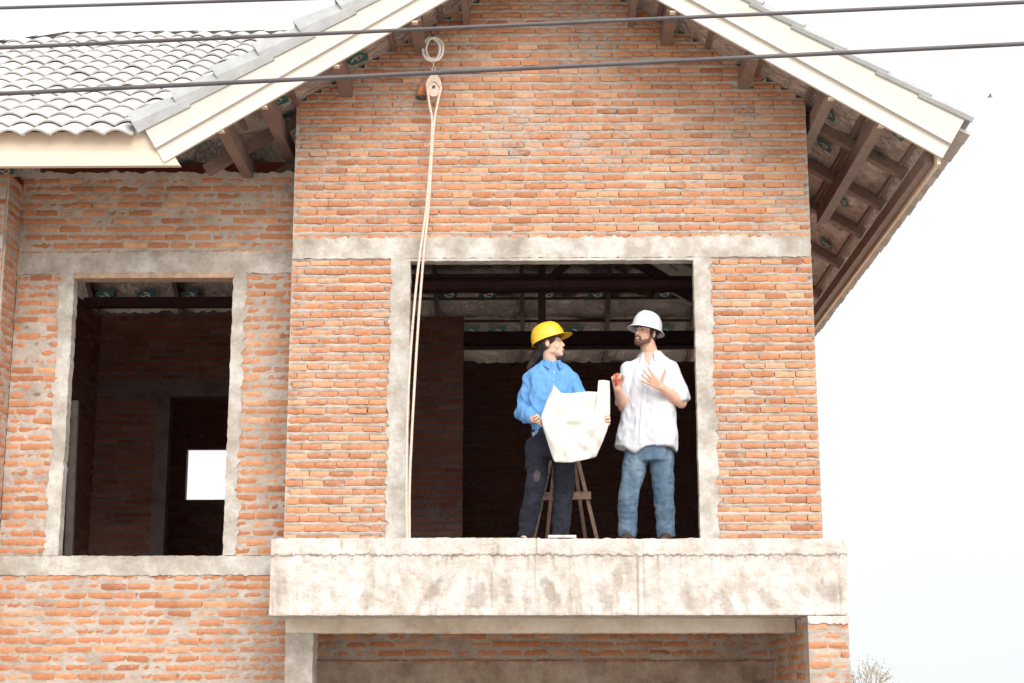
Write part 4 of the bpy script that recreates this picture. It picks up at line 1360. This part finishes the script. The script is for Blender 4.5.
for a_, b_, c_ in ((s1, e1, w1), (s2, e2, w2)):
    sk += cap(a_ + V((math.copysign(.03, Q(650, 370).x - a_.x), 0, -.035)), b_, .038, .042) + cap(b_, b_.lerp(c_, .35), .042, .044) + cap(b_.lerp(c_, .35), c_, .044, .029)
h1, h2 = Q(637, 455, .03), Q(661, 455, .03)
k1, k2 = Q(628, 498, -.02), Q(664, 496, -.02)
f1, f2 = Q(627.5, 540, .03), Q(666, 540, .03)
f1.z = f2.z = FLOOR + .085
for a_, b_, c_ in ((h1, k1, f1), (h2, k2, f2)):
    sk += cap(a_, b_, .075, .052) + cap(b_, c_, .050, .036) + cap(c_, V((c_.x - .03, c_.y - .14, FLOOR + .04)), .038, .032)
# raised right hand closed round the orange tool, left hand open with the thumb up
sk += hand(w1, Q(616.5, 375, -.20) - w1, (-.15, -.9, .1), .98, (62, 66, 70, 72), 3, (30, 40), 1)
sk += hand(w2, Q(641, 372.5, -.22) - w2, (0, .85, .4), 1.04, (6, 12, 16, 14), 13, (74, 6), -1)
fuse('body', sk, M['skin'], man, .0042, 7)
face_parts(HC2, Rm_, man, False, True)
P2 = lambda *a: HC2 + Rm_ @ V(a)
hp = [ell(P2(0, .022, .036), (.079, .092, .080), Rm_), ell(P2(0, .052, -.02), (.064, .050, .055), Rm_), ell(P2(.069, -.012, .005), (.010, .016, .034), Rm_), ell(P2(-.069, -.012, .005), (.010, .016, .034), Rm_)]
fuse('hair', hp, M['hair'], man, .006, 3, .004, .02)
bd = [ell(P2(0, -.056, -.0975), (.032, .034, .022), Rm_), ell(P2(0, -.0925, -.0505), (.021, .006, .0045), Rm_)]
for s_ in (1, -1):
    bd += cap(P2(s_ * .020, -.066, -.094), P2(s_ * .049, -.020, -.070), .020, .018) + cap(P2(s_ * .051, -.018, -.066), P2(s_ * .0655, -.010, -.02), .014, .008)
    bd += cap(P2(s_ * .021, -.0900, -.052), P2(s_ * .0265, -.080, -.078), .0055, .0075)
fuse('beard', bd, M['beard'], man, .0035, 2, .002, .012)
hat2 = hard_hat(P2(0, .012, .030), Rm_ @ Matrix.Rotation(R(-6), 3, 'X'), man, M['wht'], True)
tag(hat2, 'white full brim hard hat')
sh = loft([(Q(646, 447.5, .03), .235, .135, ym), (Q(646.5, 436, .03), .228, .135, ym), (Q(647.5, 420, .03), .205, .132, ym), (Q(648.5, 400, .03), .190, .130, ym),
           (Q(649.5, 384, .03), .192, .122, ym), (Q(650, 372, .03), .202, .108, ym), (Q(650, 364.5, .035), .180, .092, ym), (Q(650.3, 358.5, .04), .125, .080, ym), (Q(651, 352.5, .045), .074, .068, ym)])
sh += cap(s1 + V((.018, 0, -.016)), e1.lerp(s1, .25), .066, .064) + [frus(e1.lerp(s1, .25), e1.lerp(s1, .02), .067, .064)]
sh += cap(s2 + V((-.014, 0, -.014)), e2.lerp(s2, .25), .066, .068) + [frus(e2.lerp(s2, .25), e2 + (e2 - s2) * -.02, .072, .072)]
def hem(p):
    # shirt tails: hem dips at the two sides in front
    z0 = Q(646, 448).z
    f = max(0, min(1, (z0 + .07 - p.z) / .07))
    xl, xr = Q(617, 448).x, Q(678, 448).x
    t = max(0, min(1, (p.x - xl) / (xr - xl)))
    d = .045 * math.exp(-((t - .28) / .12) ** 2) + .045 * math.exp(-((t - 1.0) / .07) ** 2) - .02 * math.exp(-((t - .0) / .1) ** 2)
    return V((0, 0, -d * f))
shirt2 = fuse('shirt', sh, M['white'], man, .0075, 4, .019, .10, 9, .55, warp=hem)
collar(Q(651, 351.5, .028), .070, shirt2, M['white'], R(-22), .068, 1.2, .056)
pk = [snap(shirt2, Q(x, y, 0), off=.004) for x, y in ((646, 370), (645, 385), (643.5, 400), (642, 418), (641, 434), (640.5, 446))]
placket(pk, .032, shirt2, M['white'], 6)
# open neck: a sliver of skin in the V of the collar
decal(shirt2, 'open_neck', Q(648, 359.5), .044, .066, M['skin'], .003, 4, vee=True)
tr = loft([(Q(649, 446, .03), .150, .112, ym), (Q(649, 454, .03), .166, .122, ym), (Q(649, 462, .03), .166, .118, ym)])
for h_, k_, f_ in ((h1, k1, f1), (h2, k2, f2)):
    tr += cap(h_, k_, .094, .073) + [ell(k_, (.074,) * 3), frus(k_, f_, .072, .067)]
jn = fuse('jeans', tr, M['denim'], man, .008, 4, .011, .10, 12, 1.3)
for f_ in (f1, f2):
    fuse('shoe', cap(V((f_.x, f_.y + .02, FLOOR + .046)), V((f_.x - .03, f_.y - .17, FLOOR + .040)), .045, .040) + [ell((f_.x - .008, f_.y - .05, FLOOR + .062), (.052, .075, .052))], M['leather'], man, .007, 3)
# held orange tool
tc_ = Q(616.8, 378.5, -.245)
mb = MB(); mb.tube([tc_ + V((-.004, .01, -.055)), tc_ + V((-.002, 0, 0)), tc_ + V((.002, -.004, .03)), tc_ + V((.002, -.004, .036))], [.010, .013, .018, .011], 12)
tool = mb.build('hand_tool', M['orange']); tag(tool, 'small orange red tool gripped in the raised hand of the man in the white shirt', 'tool')
mb = MB(); mb.tube([tc_ + V((.002, -.004, .036)), tc_ + V((.003, -.004, .043))], .008, 8); mb.build('tip', M['leather'], tool)

# ------------------------------------------------------------------ trestle behind the woman, offcut of board at the edge
TY = 12.42
def T(px, py, dy=0): return at(px, py, TY + dy)
tp = T(565, 455); t0 = V((tp.x, TY, FLOOR))
trs = thing('wooden_trestle', 'low brown wooden trestle with splayed legs standing behind the woman', 'trestle', t0)
M['tw'] = simple('weathered_wood', (.20, .13, .10), .85, var=.3, scale=18, bumpd=.004)
def leg(a, b):
    mb = MB(); mb.bar(a, b, .028, .042, V((0, 1, 0))); mb.build('leg', M['tw'], trs)
zf = FLOOR
def toF(p): p = V(p); p.z = zf; return p
leg(T(555, 440), toF(T(531, 545))); leg(T(573, 440), toF(T(600, 545)))
leg(T(557, 440, .12), toF(T(545, 545, .45))); leg(T(571, 440, .12), toF(T(588, 545, .45)))
mb = MB(); mb.bar(T(538.5, 496.5, -.03), T(591, 495.5, -.03), .022, .058); mb.build('cross_rail', M['tw'], trs)
mb = MB(); mb.bar(T(550, 440, .06), T(578, 440, .06), .26, .04); mb.build('top_board', M['tw'], trs)
mb = MB(); a = at(548, 537.5, BY + .12); b = at(576, 536.8, BY + .12); mb.box((a.x, BY + .03, 2.688), (b.x, BY + .24, 2.708))
o = mb.build('board_offcut', M['balcony']); tag(o, 'thin pale board offcut lying on the balcony edge below the woman', 'board')
bv_ = o.modifiers.new('b', 'BEVEL'); bv_.width = .003
